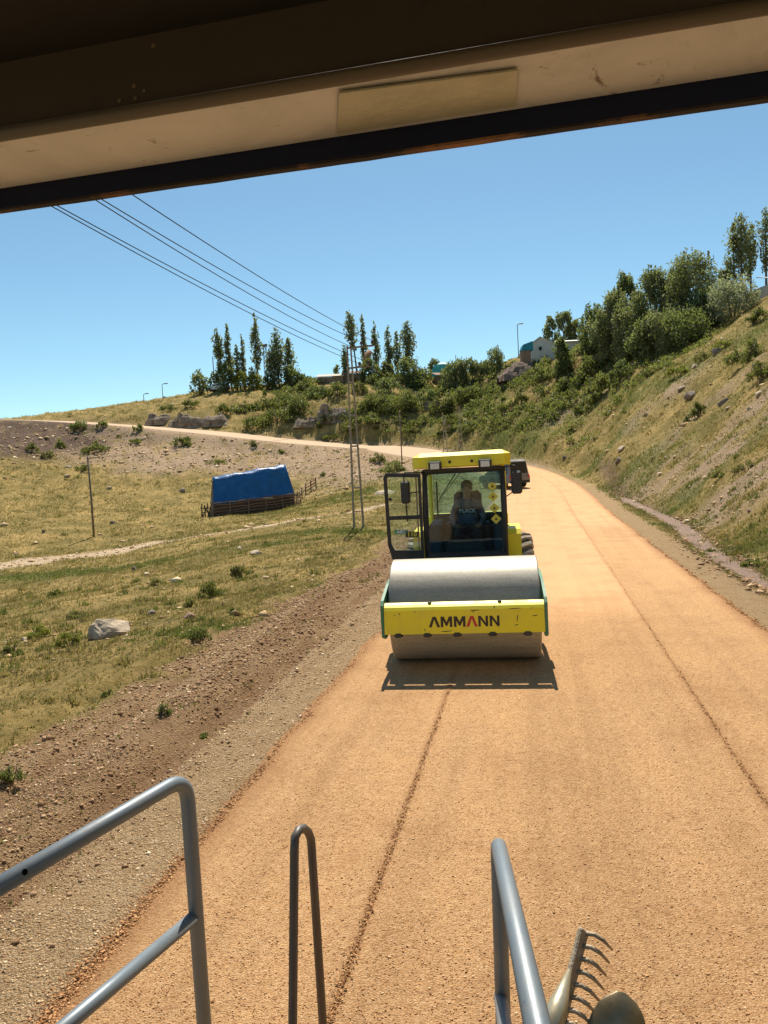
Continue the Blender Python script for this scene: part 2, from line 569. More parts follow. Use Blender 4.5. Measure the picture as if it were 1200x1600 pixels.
gme = fast_mesh('ground', np.stack([gx, gy, gz], 1), gf[:, ::-1], True)

# what the ground is made of, stored on the ground itself
def blob(x, y, c, ra, rb=None, ang=0.0):
    rb = rb or ra
    dx = x - c[0]; dy = y - c[1]
    u = dx * math.cos(ang) + dy * math.sin(ang); v = -dx * math.sin(ang) + dy * math.cos(ang)
    return np.exp(-((u / ra)**2 + (v / rb)**2))
def poly_dist(x, y, pts):
    best = np.full_like(x, 1e9)
    for a, b in zip(pts[:-1], pts[1:]):
        a = np.array(a[:2]); b = np.array(b[:2]); ab = b - a
        t = np.clip(((x - a[0]) * ab[0] + (y - a[1]) * ab[1]) / (ab @ ab + 1e-9), 0, 1)
        best = np.minimum(best, np.hypot(x - a[0] - t * ab[0], y - a[1] - t * ab[1]))
    return best
_nz = fbm(gx / 1.3, gy / 1.3, 4, 61); _nl = fbm(gx / 9, gy / 9, 4, 62)
_left = glat < 0
track = [T(*q) for q in ((-60, 897), (0, 888), (90, 875), (165, 866), (230, 852))]
path = [T(*q) for q in ((262, 848), (330, 838), (430, 823), (490, 811), (550, 801), (600, 790))]
sh_w = 3.2 + 1.5 * (_nl - .5)
m_shoulder = _left * gnear * (1 - sstep(-.35, .5, gout - sh_w + (_nz - .5) * 2.2))
m_shoulder = np.maximum(m_shoulder, (~_left) * (1 - sstep(50, 80, gst)) * (1 - sstep(.8, 1.3, gout)) * .9)
m_track = np.maximum(1 - sstep(.9, 1.6, poly_dist(gx, gy, track) + (_nz - .5) * .6), 1 - sstep(.3, .8, poly_dist(gx, gy, path) + (_nz - .5) * .5))
far_bank = _left * sstep(66, 80, gst) * (1 - sstep(13, 21, gout + (_nl - .5) * 10)) * sstep(.35, .6, _nz + .16)
m_dirt = np.maximum(m_track, far_bank * .9)
m_dirt = np.maximum(m_dirt, sstep(66, 80, gst) * (1 - sstep(.3, 1.6, gout)) * .9)
for (px, py, ra) in ((1010, 760, 2.0), (1060, 735, 2.2), (1110, 715, 2.0), (1160, 690, 1.8), (940, 770, 1.5), (1040, 620, 2.0), (1185, 640, 2.4), (1100, 640, 2.0), (1150, 760, 1.5), (905, 640, 2.4), (890, 632, 2), (770, 610, 3), (1200, 745, 2.0), (1120, 800, 1.0)):
    c = T(px, py); m_dirt = np.maximum(m_dirt, blob(gx, gy, c, ra * 1.7, ra) * sstep(.3, .6, _nz) * .95)
m_green = np.zeros_like(gx)
for (px, py, ra, rb) in ((1010, 745, 4, 2), (980, 740, 4, 2), (1060, 790, 3, 1.5), (1100, 815, 2.5, 1.2), (1150, 860, 2, 1.2), (1190, 900, 1.5, .8), (1080, 765, 3, 1.5), (930, 725, 4, 2), (1170, 690, 2.5, 1.5), (1130, 690, 2, 1.5), (1080, 575, 4, 3), (1010, 600, 3, 2.5), (1185, 520, 3, 3),
                         (120, 895, 5, .8), (220, 880, 4, .8), (500, 790, 6, 1.2), (560, 770, 5, 2), (600, 745, 6, 3), (480, 830, 4, .8), (420, 850, 2, .6), (100, 680, 8, 4), (60, 900, 5, 1.5), (570, 830, 3, 1.2), (330, 985, 1.3, .6), (255, 1120, .7, .4), (20, 1215, .5, .3), (730, 640, 9, 5), (850, 670, 7, 4), (780, 680, 7, 4)):
    m_green = np.maximum(m_green, blob(gx, gy, T(px, py), ra, rb) * sstep(.32, .62, _nz + .1))
m_dark = np.zeros_like(gx)
for (px, py, ra, rb) in ((30, 672, 9, 9), (70, 680, 8, 7), (0, 690, 9, 8), (90, 668, 7, 7), (-30, 675, 10, 9), (20, 700, 7, 6), (60, 695, 6, 6), (110, 690, 6, 5), (830, 575, 5, 3), (800, 580, 4, 3),  ):
    m_dark = np.maximum(m_dark, np.clip(blob(gx, gy, T(px, py), ra, rb) * 1.5, 0, 1) * sstep(.22, .5, _nz + .1))
attr(gme, 'shoulder', m_shoulder); attr(gme, 'dirt', m_dirt); attr(gme, 'green', m_green); attr(gme, 'dark', m_dark); attr(gme, 'wet', gdg)
_rut = _left * gnear * np.clip(np.exp(-((glat + 5.0 + .4 * (_nl - .5)) / .55)**2) + .8 * np.exp(-((glat + 6.4) / .5)**2) + .9 * sstep(.46, .60, fbm(glat * 3.2, gst * .05, 2, 40)) * sstep(.3, .9, gout) + .35 * (_nz - .45), 0, 1)
_rut = np.clip(_rut * (.35 + 1.1 * fbm(gx / .45, gy / .45, 3, 63)) * (.55 + .8 * _nl), 0, 1)
attr(gme, 'rut', _rut); attr(gme, 'track', m_track)
attr(gme, 'lush', sstep(60, 100, gst + gout * .3) * .5)

def ground_material():
    m, nt, b = new_mat('dry_hillside')
    co = coords(nt)
    n1 = noise(nt, .35, 6, .65, co); n2 = noise(nt, 3.2, 6, .7, co); n3 = noise(nt, 22, 5, .75, co); n4 = noise(nt, 95, 3, .7, co)
    dry = ramp(nt, n2.outputs[0], [(.30, (.20, .14, .047)), (.45, (.36, .25, .086)), (.58, (.48, .325, .12)), (.72, (.60, .42, .19))])
    olive = ramp(nt, n3.outputs[0], [(.3, (.11, .085, .023)), (.6, (.26, .195, .058)), (.75, (.41, .295, .10))])
    f1 = ramp(nt, n1.outputs[0], [(.36, (0,) * 3), (.58, (.95,) * 3)])
    grass = mix(nt, f1, dry, olive)
    green = ramp(nt, n3.outputs[0], [(.3, (.055, .075, .012)), (.55, (.13, .15, .025)), (.75, (.24, .23, .06))])
    col = mix(nt, getattr_node(nt, 'green'), grass, green)
    soil = ramp(nt, n3.outputs[0], [(.28, (.22, .135, .082)), (.5, (.40, .275, .18)), (.72, (.54, .40, .28))])
    dk = ramp(nt, n3.outputs[0], [(.3, (.045, .026, .018)), (.55, (.13, .08, .055)), (.78, (.30, .24, .19))])
    col = mix(nt, getattr_node(nt, 'dirt'), col, soil)
    col = mix(nt, getattr_node(nt, 'dark'), col, dk)
    col = mix(nt, mth(nt, 'MULTIPLY', getattr_node(nt, 'track'), .85), col, ramp(nt, n3.outputs[0], [(.3, (.50, .36, .22)), (.7, (.74, .57, .38))]))
    # gravel of the shoulder
    vo = nt.nodes.new('ShaderNodeTexVoronoi'); vo.inputs['Scale'].default_value = 60; vo.inputs['Randomness'].default_value = 1
    nt.links.new(co, vo.inputs['Vector'])
    rgb = nt.nodes.new('ShaderNodeSeparateColor'); nt.links.new(vo.outputs['Color'], rgb.inputs[0])
    peb = ramp(nt, rgb.outputs[0], [(.0, (.34, .21, .10)), (.35, (.57, .385, .20)), (.7, (.74, .53, .30)), (1, (.88, .70, .46))])
    base = ramp(nt, n2.outputs[0], [(.35, (.42, .26, .125)), (.65, (.64, .43, .225))])
    gap = ramp(nt, vo.outputs['Distance'], [(.35, (.0,) * 3), (.8, (.75,) * 3)])
    peb = mix(nt, gap, peb, base)
    pf = ramp(nt, n2.outputs[0], [(.3, (.55,) * 3), (.6, (1,) * 3)])
    grav = mix(nt, pf, base, peb)
    fines = ramp(nt, n3.outputs[0], [(.3, (.17, .088, .040)), (.55, (.33, .192, .098)), (.75, (.54, .355, .19))])
    grav = mix(nt, mth(nt, 'MULTIPLY', getattr_node(nt, 'rut'), .95), mix(nt, .35, grav, fines), fines)
    col = mix(nt, getattr_node(nt, 'shoulder'), col, grav)
    wet = getattr_node(nt, 'wet')
    col = mix(nt, mth(nt, 'MULTIPLY', wet, .8), col, (.16, .10, .075))
    # fine pale straw and specks of stone
    sp = ramp(nt, n4.outputs[0], [(.62, (0,) * 3), (.75, (.35,) * 3)])
    col = mix(nt, sp, col, (.55, .44, .27))
    nt.links.new(col, b.inputs['Base Color'])
    b.inputs['Roughness'].default_value = .95
    b.inputs['Specular IOR Level'].default_value = .15
    h = mth(nt, 'ADD', mth(nt, 'MULTIPLY', n3.outputs[0], 1.0), mth(nt, 'MULTIPLY', n4.outputs[0], .35))
    h = mth(nt, 'SUBTRACT', h, mth(nt, 'MULTIPLY', mth(nt, 'MULTIPLY', vo.outputs['Distance'], getattr_node(nt, 'shoulder')), .5))
    h = mth(nt, 'ADD', h, mth(nt, 'MULTIPLY', mth(nt, 'MULTIPLY', n2.outputs[0], 2.2), mth(nt, 'SUBTRACT', 1.0, getattr_node(nt, 'shoulder'))))
    nt.links.new(bump(nt, h, .9, .085), b.inputs['Normal'])
    return m
ground = link_mesh('ground', gme, ground_material())
tag(ground, 'dry grassy valley and hillside with patches of bare earth', None, None, 'structure')

# ---- the road: a fresh layer of orange chippings
def road_material():
    m, nt, b = new_mat('orange_chippings')
    co = coords(nt)
    sep = nt.nodes.new('ShaderNodeSeparateXYZ'); nt.links.new(co, sep.inputs[0])
    mp = nt.nodes.new('ShaderNodeMapping'); mp.inputs['Scale'].default_value = (.75, 1.15, 1); nt.links.new(co, mp.inputs[0])
    vo = nt.nodes.new('ShaderNodeTexVoronoi'); vo.inputs['Scale'].default_value = 105; vo.inputs['Randomness'].default_value = 1
    nt.links.new(mp.outputs[0], vo.inputs['Vector'])
    n1 = noise(nt, 85, 6, .78, co); n2 = noise(nt, .8, 6, .65, co); n3 = noise(nt, 14, 5, .7, co)
    sc = nt.nodes.new('ShaderNodeSeparateColor'); nt.links.new(vo.outputs['Color'], sc.inputs[0])
    chips = ramp(nt, sc.outputs[0], [(0, (.32, .15, .06)), (.2, (.57, .315, .14)), (.7, (.74, .445, .215)), (1, (.92, .66, .40))])
    fine = ramp(nt, n1.outputs[0], [(.31, (.11, .042, .015)), (.42, (.53, .285, .12)), (.55, (.74, .44, .21)), (.72, (.93, .65, .38))])  # darkest stop paints the shadowed gaps between chips into the colour
    col = mix(nt, .55, chips, fine)
    big = ramp(nt, n2.outputs[0], [(.3, (.86, .82, .78)), (.5, (1, 1, 1)), (.7, (1.06, 1.05, 1.02))])
    col = mix(nt, 1.0, col, big, 'MULTIPLY')
    mid = ramp(nt, n3.outputs[0], [(.3, (.87, .84, .82)), (.6, (1, 1, 1))])
    col = mix(nt, 1.0, col, mid, 'MULTIPLY')
    mp2 = nt.nodes.new('ShaderNodeMapping'); mp2.inputs['Scale'].default_value = (1.6, .045, 1); nt.links.new(co, mp2.inputs[0])
    nb = noise(nt, 1.0, 4, .6, mp2.outputs[0])
    col = mix(nt, 1.0, col, ramp(nt, nb.outputs[0], [(.35, (.86, .84, .82)), (.5, (1, 1, 1)), (.65, (1.07, 1.06, 1.05))]), 'MULTIPLY')
    n5 = noise(nt, 34, 5, .75, mp.outputs[0], .4)
    col = mix(nt, 1.0, col, ramp(nt, n5.outputs[0], [(.34, (.55, .47, .40)), (.44, (.97, .96, .95)), (.60, (1.0, 1.0, 1.0)), (.70, (1.14, 1.14, 1.12))]), 'MULTIPLY')  # stretched dark specks: small chip shadows painted into the colour
    # stretches already rolled are smoother and redder
    rolled = getattr_node(nt, 'rolled')
    fl = mix(nt, .8, col, mix(nt, 1.0, (.65, .37, .19), big, 'MULTIPLY'))
    col = mix(nt, mth(nt, 'MULTIPLY', rolled, .75), col, fl)
    edge = getattr_node(nt, 'loose')
    col = mix(nt, mth(nt, 'MULTIPLY', edge, .8), col, mix(nt, n1.outputs[0], (.16, .06, .02), (.52, .25, .10)))
    col = mix(nt, mth(nt, 'MULTIPLY', getattr_node(nt, 'dusty'), .8), col, mix(nt, n3.outputs[0], (.46, .33, .22), (.62, .47, .33)))
    nt.links.new(col, b.inputs['Base Color'])
    b.inputs['Roughness'].default_value = .9
    b.inputs['Specular IOR Level'].default_value = .2
    h = mth(nt, 'SUBTRACT', mth(nt, 'MULTIPLY', n1.outputs[0], 1.3), mth(nt, 'MULTIPLY', vo.outputs['Distance'], .7))
    st = mth(nt, 'SUBTRACT', 1.0, mth(nt, 'MULTIPLY', rolled, .55))
    bn = nt.nodes.new('ShaderNodeBump'); bn.inputs['Distance'].default_value = .016
    nt.links.new(st, bn.inputs['Strength']); nt.links.new(h, bn.inputs['Height'])
    nt.links.new(bn.outputs[0], b.inputs['Normal'])
    return m

def build_road():
    c = catmull(_cl, .3)
    s = np.concatenate([[0], np.cumsum(np.linalg.norm(np.diff(c[:, :2], axis=0), axis=1))])
    s -= s[np.argmin(np.abs(c[:, 1]))]
    t = np.gradient(c[:, :2], axis=0); t /= np.linalg.norm(t, axis=1)[:, None]
    nrm = np.stack([t[:, 1], -t[:, 0]], 1)
    bank = .065 * sstep(62, 96, s) - .055 * sstep(-42, -62, c[:, 0])
    L = np.array([-3.32, -3.2, -3.08, -2.95, -2.8, -2.2, -1.75, -1.62, -1.55, -1.5, -1.0, -.4, .2, .8, 1.2, 1.33, 1.42, 1.5, 1.9, 2.4, 2.85, 3.0, 3.1, 3.2, 3.3])
    nl_, ns_ = len(L), len(c)
    kk = np.tile(np.arange(nl_), ns_); l = np.tile(L, ns_); sv = np.repeat(s, nl_); ri = np.repeat(np.arange(ns_), nl_)
    side = (kk > 12) * 9.0
    jit = .10 * (vnoise(sv * 1.7, 3.0 + side, 5) - .5) + .05 * (vnoise(sv * 5., 8.0 + side, 6) - .5)
    ll = l + np.where((kk < 4) | (kk > 20), jit, np.where(np.isin(kk, (7, 8, 9, 15, 16, 17)), jit * .3, 0))
    h = np.where(np.isin(kk, (0, nl_ - 1)), -.12, np.where(np.isin(kk, (1, nl_ - 2)), 0, .016))
    h = h + (kk == 8) * .007 * (1 - sstep(9.5, 11.5, sv)) + (kk == 16) * .005 * (1 - sstep(30, 60, sv)) + ((kk == 3) | (kk == 21)) * .008
    vs = np.stack([c[ri, 0] + nrm[ri, 0] * ll, c[ri, 1] + nrm[ri, 1] * ll, c[ri, 2] + bank[ri] * ll + h], 1)
    yy = sv + .25 * (vnoise(sv * .4, l * 2., 9) - .5)
    ro = np.where(l < 1.45, sstep(12.0, 17, yy), sstep(29.8, 30.6, yy) * .6 + .35 * sstep(12.8, 22, yy))
    lo = np.maximum(np.maximum((1 - sstep(0, .30, np.abs(HALF - np.abs(l)))) * .8, .55 * (kk == 8) * (1 - sstep(9.5, 11.5, sv))), .45 * (kk == 16))
    nl = len(L)
    fs = [(i * nl + k, i * nl + k + 1, (i + 1) * nl + k + 1, (i + 1) * nl + k) for i in range(len(c) - 1) for k in range(nl - 1)]
    me = fast_mesh('road', vs, fs, True)
    attr(me, 'rolled', ro); attr(me, 'loose', lo); attr(me, 'dusty', sstep(78, 92, sv))
    o = link_mesh('road', me, road_material())
    tag(o, 'road freshly covered with orange stone chippings', None, None, 'structure')
    return o
road = build_road()

# ---- water trickling in the ditch
def build_ditch_water():
    vs = []
    for i, s in enumerate(np.arange(-4, 58, .35)):
        lat = 4.75 + .012 * max(0, min(s, 60)) + .25 * math.sin(s * .22) + .35
        c = np.array([np.interp(s, RS, RC[:, 0]), np.interp(s, RS, RC[:, 1]), np.interp(s, RS, RC[:, 2])])
        k = int(np.argmin(np.abs(RS - s))); nrm = RN[k]
        wd = .50 + .25 * vnoise(np.array([s * .5]), np.array([1.]), 71)[0]
        zs = c[2] - .05 - .035 * 1.7 - .22
        for e in (-1, -.5, 0, .5, 1):
            q = lat - .35 + e * wd * (1 + .3 * (vnoise(np.array([s * 2.]), np.array([e * 3.]), 72)[0] - .5))
            vs.append((c[0] + nrm[0] * q, c[1] + nrm[1] * q, zs + .075))
    n = len(vs) // 5
    fs = [(i * 5 + k, i * 5 + k + 1, (i + 1) * 5 + k + 1, (i + 1) * 5 + k) for i in range(n - 1) for k in range(4)]
    m, nt, b = new_mat('muddy_water')
    co = coords(nt)
    n1 = noise(nt, 9, 6, .75, co, .6); n2 = noise(nt, 40, 3, .6, co)
    nt.links.new(ramp(nt, n1.outputs[0], [(.35, (.12, .07, .045)), (.55, (.27, .17, .12)), (.7, (.46, .33, .25))]), b.inputs['Base Color'])
    nt.links.new(ramp(nt, n1.outputs[0], [(.34, (.18,) * 3), (.46, (.9,) * 3)]), b.inputs['Roughness'])
    nt.links.new(bump(nt, mth(nt, 'ADD', n1.outputs[0], mth(nt, 'MULTIPLY', n2.outputs[0], .5)), .9, .06), b.inputs['Normal'])
    o = link_mesh('ditch_water', fast_mesh('ditch_water', vs, fs, True), m)
    tag(o, 'muddy water trickling along the roadside ditch', None, None, 'structure')
build_ditch_water()
# ================================================================ MACHINES
YEL = dusty_paint('yellow_machine_paint', (.90, .74, .012), (.55, .43, .16), .4, .32, 2.2, .645)
GRN = dusty_paint('green_machine_paint', (.035, .19, .105), (.35, .28, .18), .5, .4, 3)
CHAR = dusty_paint('charcoal_paint', (.030, .028, .027), (.20, .16, .12), .4, .5, 4)
BLK = pmat('black_rubber', (.018, .017, .016), (.04, .035, .03), 14, .7, bscale=60)
PLAS = pmat('black_plastic', (.02, .02, .021), (.035, .033, .03), 9, .5)
CABIN = pmat('blue_grey_cab_plastic', (.028, .045, .062), (.040, .058, .076), 6, .6)
STEEL = pmat('dull_steel', (.42, .39, .35), (.30, .26, .21), 8, .5, .6, bscale=40, bstr=.1)
TYRE = pmat('dusty_tyre', (.060, .052, .045), (.22, .18, .135), 9, .9, lo=.4, hi=.7, bscale=50)
TREAD = pmat('worn_tread', (.42, .36, .28), (.22, .18, .14), 11, .9, bscale=50)
WIND = glass_mat('windscreen_glass', (.70, .86, .90), .012, 1.32)
DGLASS = glass_mat('door_glass', (.80, .88, .86), .05)
MIRR, _nt, _b = new_mat('mirror_glass'); _b.inputs['Metallic'].default_value = 1; _b.inputs['Roughness'].default_value = .05; _b.inputs['Base Color'].default_value = (.7, .75, .8, 1)
LENS = pmat('lamp_lens', (.75, .74, .70), (.6, .6, .58), 30, .15, coat=.6)
RED = pmat('red_lettering', (.62, .035, .02), (.5, .03, .02), 20, .45)
BRN = pmat('dark_lettering', (.035, .015, .008), (.05, .025, .012), 20, .5)
WHT = pmat('white_lettering', (.72, .72, .70), (.6, .6, .58), 20, .6)
DECALG = pmat('green_decal', (.03, .28, .09), (.03, .24, .08), 12, .4)
DECALY = pmat('yellow_decal', (.72, .62, .05), (.6, .5, .05), 12, .45)
SEATM = pmat('seat_fabric', (.03, .035, .045), (.05, .055, .065), 20, .85)

def drum_material():
    m, nt, b = new_mat('drum_steel')
    co = coords(nt)
    mp = nt.nodes.new('ShaderNodeMapping'); mp.inputs['Scale'].default_value = (.5, 5, 5); nt.links.new(co, mp.inputs[0])
    n = noise(nt, 3, 7, .7, mp.outputs[0]); n2 = noise(nt, 30, 5, .7, co); n3 = noise(nt, 2.2, 5, .6, co)
    c = ramp(nt, n.outputs[0], [(.3, (.36, .33, .275)), (.5, (.44, .405, .34)), (.75, (.49, .455, .385))])
    d = ramp(nt, n2.outputs[0], [(.35, (.80, .76, .68)), (.65, (1, 1, 1))])
    nt.links.new(mix(nt, 1.0, c, d, 'MULTIPLY'), b.inputs['Base Color'])
    b.inputs['Metallic'].default_value = .18
    nt.links.new(ramp(nt, n3.outputs[0], [(.3, (.42,) * 3), (.7, (.58,) * 3)]), b.inputs['Roughness'])
    nt.links.new(bump(nt, n2.outputs[0], .12, .004), b.inputs['Normal'])
    return m
DRUMM = drum_material()

_dc = G(731, 1031, 0.0)
_ax = np.array([-math.sin(R(3.3)), math.cos(R(3.3))])
ROLL_LOC = (_dc[0] + .12 * _ax[0], _dc[1] + .12 * _ax[1], .018)
ROLL_RZ = R(3.3)
roller = empty('road_roller', ROLL_LOC, ROLL_RZ)
tag(roller, 'yellow single drum road roller with open cab door on the orange road', 'road roller')

def build_roller(rt):
    # --- drum
    W = 1.065
    d = MB().lathe([(-W + .06, .0), (-W + .06, .60), (-W + .02, .64), (-W, .71), (-W, .735), (-W + .015, .75), (W - .015, .75), (W, .735), (W, .71), (W - .02, .64), (W - .06, .60), (W - .06, 0)], (0, 0, .75), 'x', 96)
    d.build('drum', DRUMM, rt, autosmooth=35)
    # --- front beam with its lettering
    prof = [(-1.035, .60), (-1.005, .925), (-.975, .965), (-.935, .99), (-.87, 1.012), (-.87, .99), (-.93, .975), (-.985, .93), (-1.021, .60)]
    fb = MB().prism(prof, (-1.09, 0, 0), (0, 1, 0), (0, 0, 1), 2.18).build('front_beam', YEL, rt)
    let = {'A': [(0, 0), (.36, 1), (.64, 1), (1, 0), (.74, 0), (.5, .74), (.26, 0)],
           'M': [(0, 0), (0, 1), (.27, 1), (.5, .48), (.73, 1), (1, 1), (1, 0), (.78, 0), (.78, .60), (.57, .12), (.43, .12), (.22, .60), (.22, 0)],
           'N': [(0, 0), (0, 1), (.26, 1), (.75, .36), (.75, 1), (1, 1), (1, 0), (.76, 0), (.25, .66), (.25, 0)]}
    x = -.475
    for i, ch in enumerate('AMMANN'):
        wd = {'A': .158, 'M': .158, 'N': .132}[ch]
        sk = [((px * wd), py * .145) for px, py in let[ch]]
        MB().prism(sk, (x, -1.022, .69), (1, 0, 0), (0, .0923, .9957), .006).build('letter', RED if i == 3 else BRN, fb)
        x += wd + (.008 if ch == 'A' or (i + 1 < 6 and 'AMMANN'[i + 1] == 'A') else .022)
    rs = random.Random(3)
    for (sx, sz, ln, an) in ((.72, .75, .09, 80), (.69, .70, .05, 10), (.1, .905, .12, 4), (.14, .875, .03, 95), (.62, .92, .16, 2), (-.88, .87, .03, 60), (-.95, .86, .02, 40), (-.66, .895, .02, 80), (.93, .82, .07, 6), (-.53, .645, .03, 85), (.42, .93, .04, 70), (-.3, .63, .14, 3)):
        ca, sa = math.cos(R(an)), math.sin(R(an)); yy = -1.035 + (sz - .60) * .0923
        pl = [(0, -.004), (ln * .4, -.006), (ln, -.002), (ln, .003), (ln * .5, .006), (0, .003)]
        MB().prism([(p[0] * ca - p[1] * sa, p[0] * sa + p[1] * ca) for p in pl], (sx, yy, sz), (1, 0, 0), (0, .0923, .9957), .003).build('scratch', CHAR, fb)
    for bx in (-.46, .50):
        MB().lathe([(0, .028), (.012, .028), (.02, .018), (.02, 0)], (bx, -.90, 1.003), 'z', 12).build('bolt', CHAR, fb)
    for bx in (-.90, -.50, -.09, .39, .86):
        m = MB().box((bx, -.945, .59), (.12, .15, .06), .008).box((bx, -.84, .60), (.11, .14, .04), .006).box((bx, -1.02, .585), (.08, .05, .06), .006)
        m.build('scraper_bracket', CHAR, rt)
    MB().hull([(sx, y, z) for sx in (-1.0, 1.0) for (y, z) in ((-.80, .555), (-.772, .555), (-.755, .62), (-.775, .62))]).build('scraper_blade', STEEL, rt)
    # --- green side plates of the drum frame
    for s in (-1, 1):
        pl = [(-1.02, .56), (-1.02, 1.0), (-.95, 1.06), (-.35, 1.20), (.25, 1.24), (.75, 1.20), (1.15, 1.12), (1.15, .62), (.5, .50), (-.5, .50), (-.85, .50)]
        o = MB().prism(pl, ((1.095 if s > 0 else -1.135), 0, 0), (0, 1, 0), (0, 0, 1), .04).build('side_plate', GRN, rt)
        MB().lathe([(0, .0), (0, .20), (s * .05, .19), (s * .05, .0)], (s * 1.135, 0, .75), 'x', 24).build('hub_cover', CHAR, o, autosmooth=30)
    MB().box((0, 1.10, .88), (2.2, .14, .46), .03).build('rear_beam', GRN, rt)
    MB().box((0, 1.18, 1.16), (.88, .22, .10), .02).build('hose_cover', YEL, rt)
    MB().box((0, 1.55, .72), (.55, .9, .5), .05).build('articulation_joint', CHAR, rt)
    # --- rear frame, hood, fenders, steps
    MB().box((0, 3.3, .82), (1.02, 3.2, .55), .05).build('rear_frame', CHAR, rt)
    hd = MB().hull([(x, y, z) for x in (-.74, .74) for (y, z) in ((2.86, 1.1), (2.86, 1.92), (4.75, 1.1), (4.75, 1.62), (4.35, 1.86))]).build('engine_hood', YEL, rt)
    for k in range(6):
        for s in (-1, 1):
            MB().box((s * .745, 3.5 + k * .14, 1.45), (.02, .07, .45), .004).build('vent_slot', CHAR, hd)
    for s in (-1, 1):
        MB().hull([(s * x, y, z) for x in (.70, .92) for (y, z) in ((1.62, 1.28), (1.62, 1.66), (1.70, 1.74), (2.55, 1.76), (2.55, 1.62), (2.1, 1.28))]).build('fender', YEL, rt)
        MB().box((s * .80, 1.72, .92), (.34, .36, .04), .01).box((s * .80, 1.72, .62), (.30, .30, .04), .01).box((s * .66, 1.72, .9), (.03, .36, .66), .01).build('step', CHAR, rt)
    # --- rear wheels
    for s in (-1, 1):
        wx = s * .86
        pr = [(-.29, .40), (-.30, .55), (-.285, .66), (-.22, .72), (0, .735), (.22, .72), (.285, .66), (.30, .55), (.29, .40)]
        ty = MB().lathe(pr, (wx, 2.95, .775), 'x', 48).build('tyre', TYRE, rt, smooth=True)
        lug = MB()
        for k in range(22):
            for h in (-1, 1):
                a0 = 2 * math.pi * (k + (.5 if h > 0 else 0)) / 22
                pts = []
                for (lx, da, rr) in ((.02, .20, .78), (.15, .10, .78), (.27, 0, .745), (.31, -.02, .66)):
                    for wd in (-.055, .055):
                        for r_ in (rr, rr - .07):
                            t = a0 + da + wd
                            pts.append((lx * h, r_ * math.cos(t), r_ * math.sin(t)))
                n = len(pts); base = len(lug.v)
                fs = []
                for q in range(3):
                    a = q * 4; b = a + 4
                    fs += [(a, a + 2, b + 2, b), (a + 1, b + 1, b + 3, a + 3), (a, b, b + 1, a + 1), (a + 2, a + 3, b + 3, b + 2)]
                fs += [(0, 1, 3, 2), (12, 14, 15, 13)]
                lug.add([(wx + p[0], 2.95 + p[1], .775 + p[2]) for p in pts], fs)
        lug.build('tread', TREAD, ty)
        rim = MB().lathe([(-.2, .40), (s * .05, .36), (s * .05, .16), (s * .12, .14), (s * .12, 0)], (wx, 2.95, .775), 'x', 32).build('rim', YEL, ty, autosmooth=30)
    # --- cab
    cab = MB().box((0, 2.0, 1.22), (1.42, 1.66, .14), .03).build('cab_floor', CHAR, rt)
    for s in (-1, 1):
        MB().tube(fillet([(s * .655, 1.26, 1.28), (s * .655, 1.24, 2.2), (s * .635, 1.30, 2.82)], .1), .042, 10).build('front_post', CHAR, rt, smooth=True)
        MB().box((s * .665, 2.72, 2.05), (.07, .09, 1.56), .02).build('rear_post', YEL, rt)
        MB().box((s * .66, 2.0, 2.77), (.07, 1.4, .08), .02).build('roof_rail', CHAR, rt)
    MB().box((.685, 1.46, 2.05), (.03, .06, 1.5), .01).build('side_trim', YEL, rt)
    MB().box((0, 1.25, 1.34), (1.30, .09, .17), .02).build('front_sill', CHAR, rt)
    MB().box((0, 1.27, 2.80), (1.30, .09, .06), .02).build('front_header', CHAR, rt)
    MB().box((0, 2.72, 1.62), (1.27, .05, .70), .01).build('rear_panel', CHAR, rt)
    # windscreen with rounded frame
    wf = MB()
    o_, i_ = [], []
    for (cx, cz, a0) in ((.54, 2.68, 0), (-.54, 2.68, 90), (-.54, 1.50, 180), (.54, 1.50, 270)):
        for k in range(5):
            a = R(a0 + k * 22.5)
            i_.append((cx + .06 * math.cos(a), cz + .06 * math.sin(a))); o_.append((cx + .105 * math.cos(a), cz + .105 * math.sin(a)))
    n = len(i_)
    ws = lambda z: 1.225 + .03 * (z - 1.4)
    vs = [(p[0], ws(p[1]) - .012, p[1]) for p in o_] + [(p[0], ws(p[1]) - .012, p[1]) for p in i_] + [(p[0], ws(p[1]) + .02, p[1]) for p in o_] + [(p[0], ws(p[1]) + .02, p[1]) for p in i_]
    fs = []
    for k in range(n):
        q = (k + 1) % n
        fs += [(k, q, n + q, n + k), (2 * n + k, 3 * n + k, 3 * n + q, 2 * n + q), (k, 2 * n + k, 2 * n + q, q), (n + k, n + q, 3 * n + q, 3 * n + k)]
    sc = MB().prism([(p[0], p[1]) for p in i_], (0, 1.232, 0), (1, 0, 0), (0, 0, 1), .006).build('windscreen', WIND, rt)
    MB().add(vs, fs).build('seal', BLK, sc)
    # stickers at the right edge of the screen
    for k, (sx, sz) in enumerate(((.47, 2.50), (.475, 2.33), (.49, 2.14), (.51, 1.96))):
        if k == 0: pl = [(.062 * math.cos(R(a)), .062 * math.sin(R(a))) for a in range(0, 360, 20)]
        else: pl = [(-.085, 0), (0, -.085), (.085, 0), (0, .085)]
        o = MB().prism(pl, (sx, 1.224, sz), (1, 0, 0), (0, 0, 1), .003).build('warning_sticker', DECALY, sc)
        MB().prism([(-.022, -.02), (.022, -.02), (.0, .03)], (sx, 1.220, sz), (1, 0, 0), (0, 0, 1), .002).build('pictogram', BRN, o)
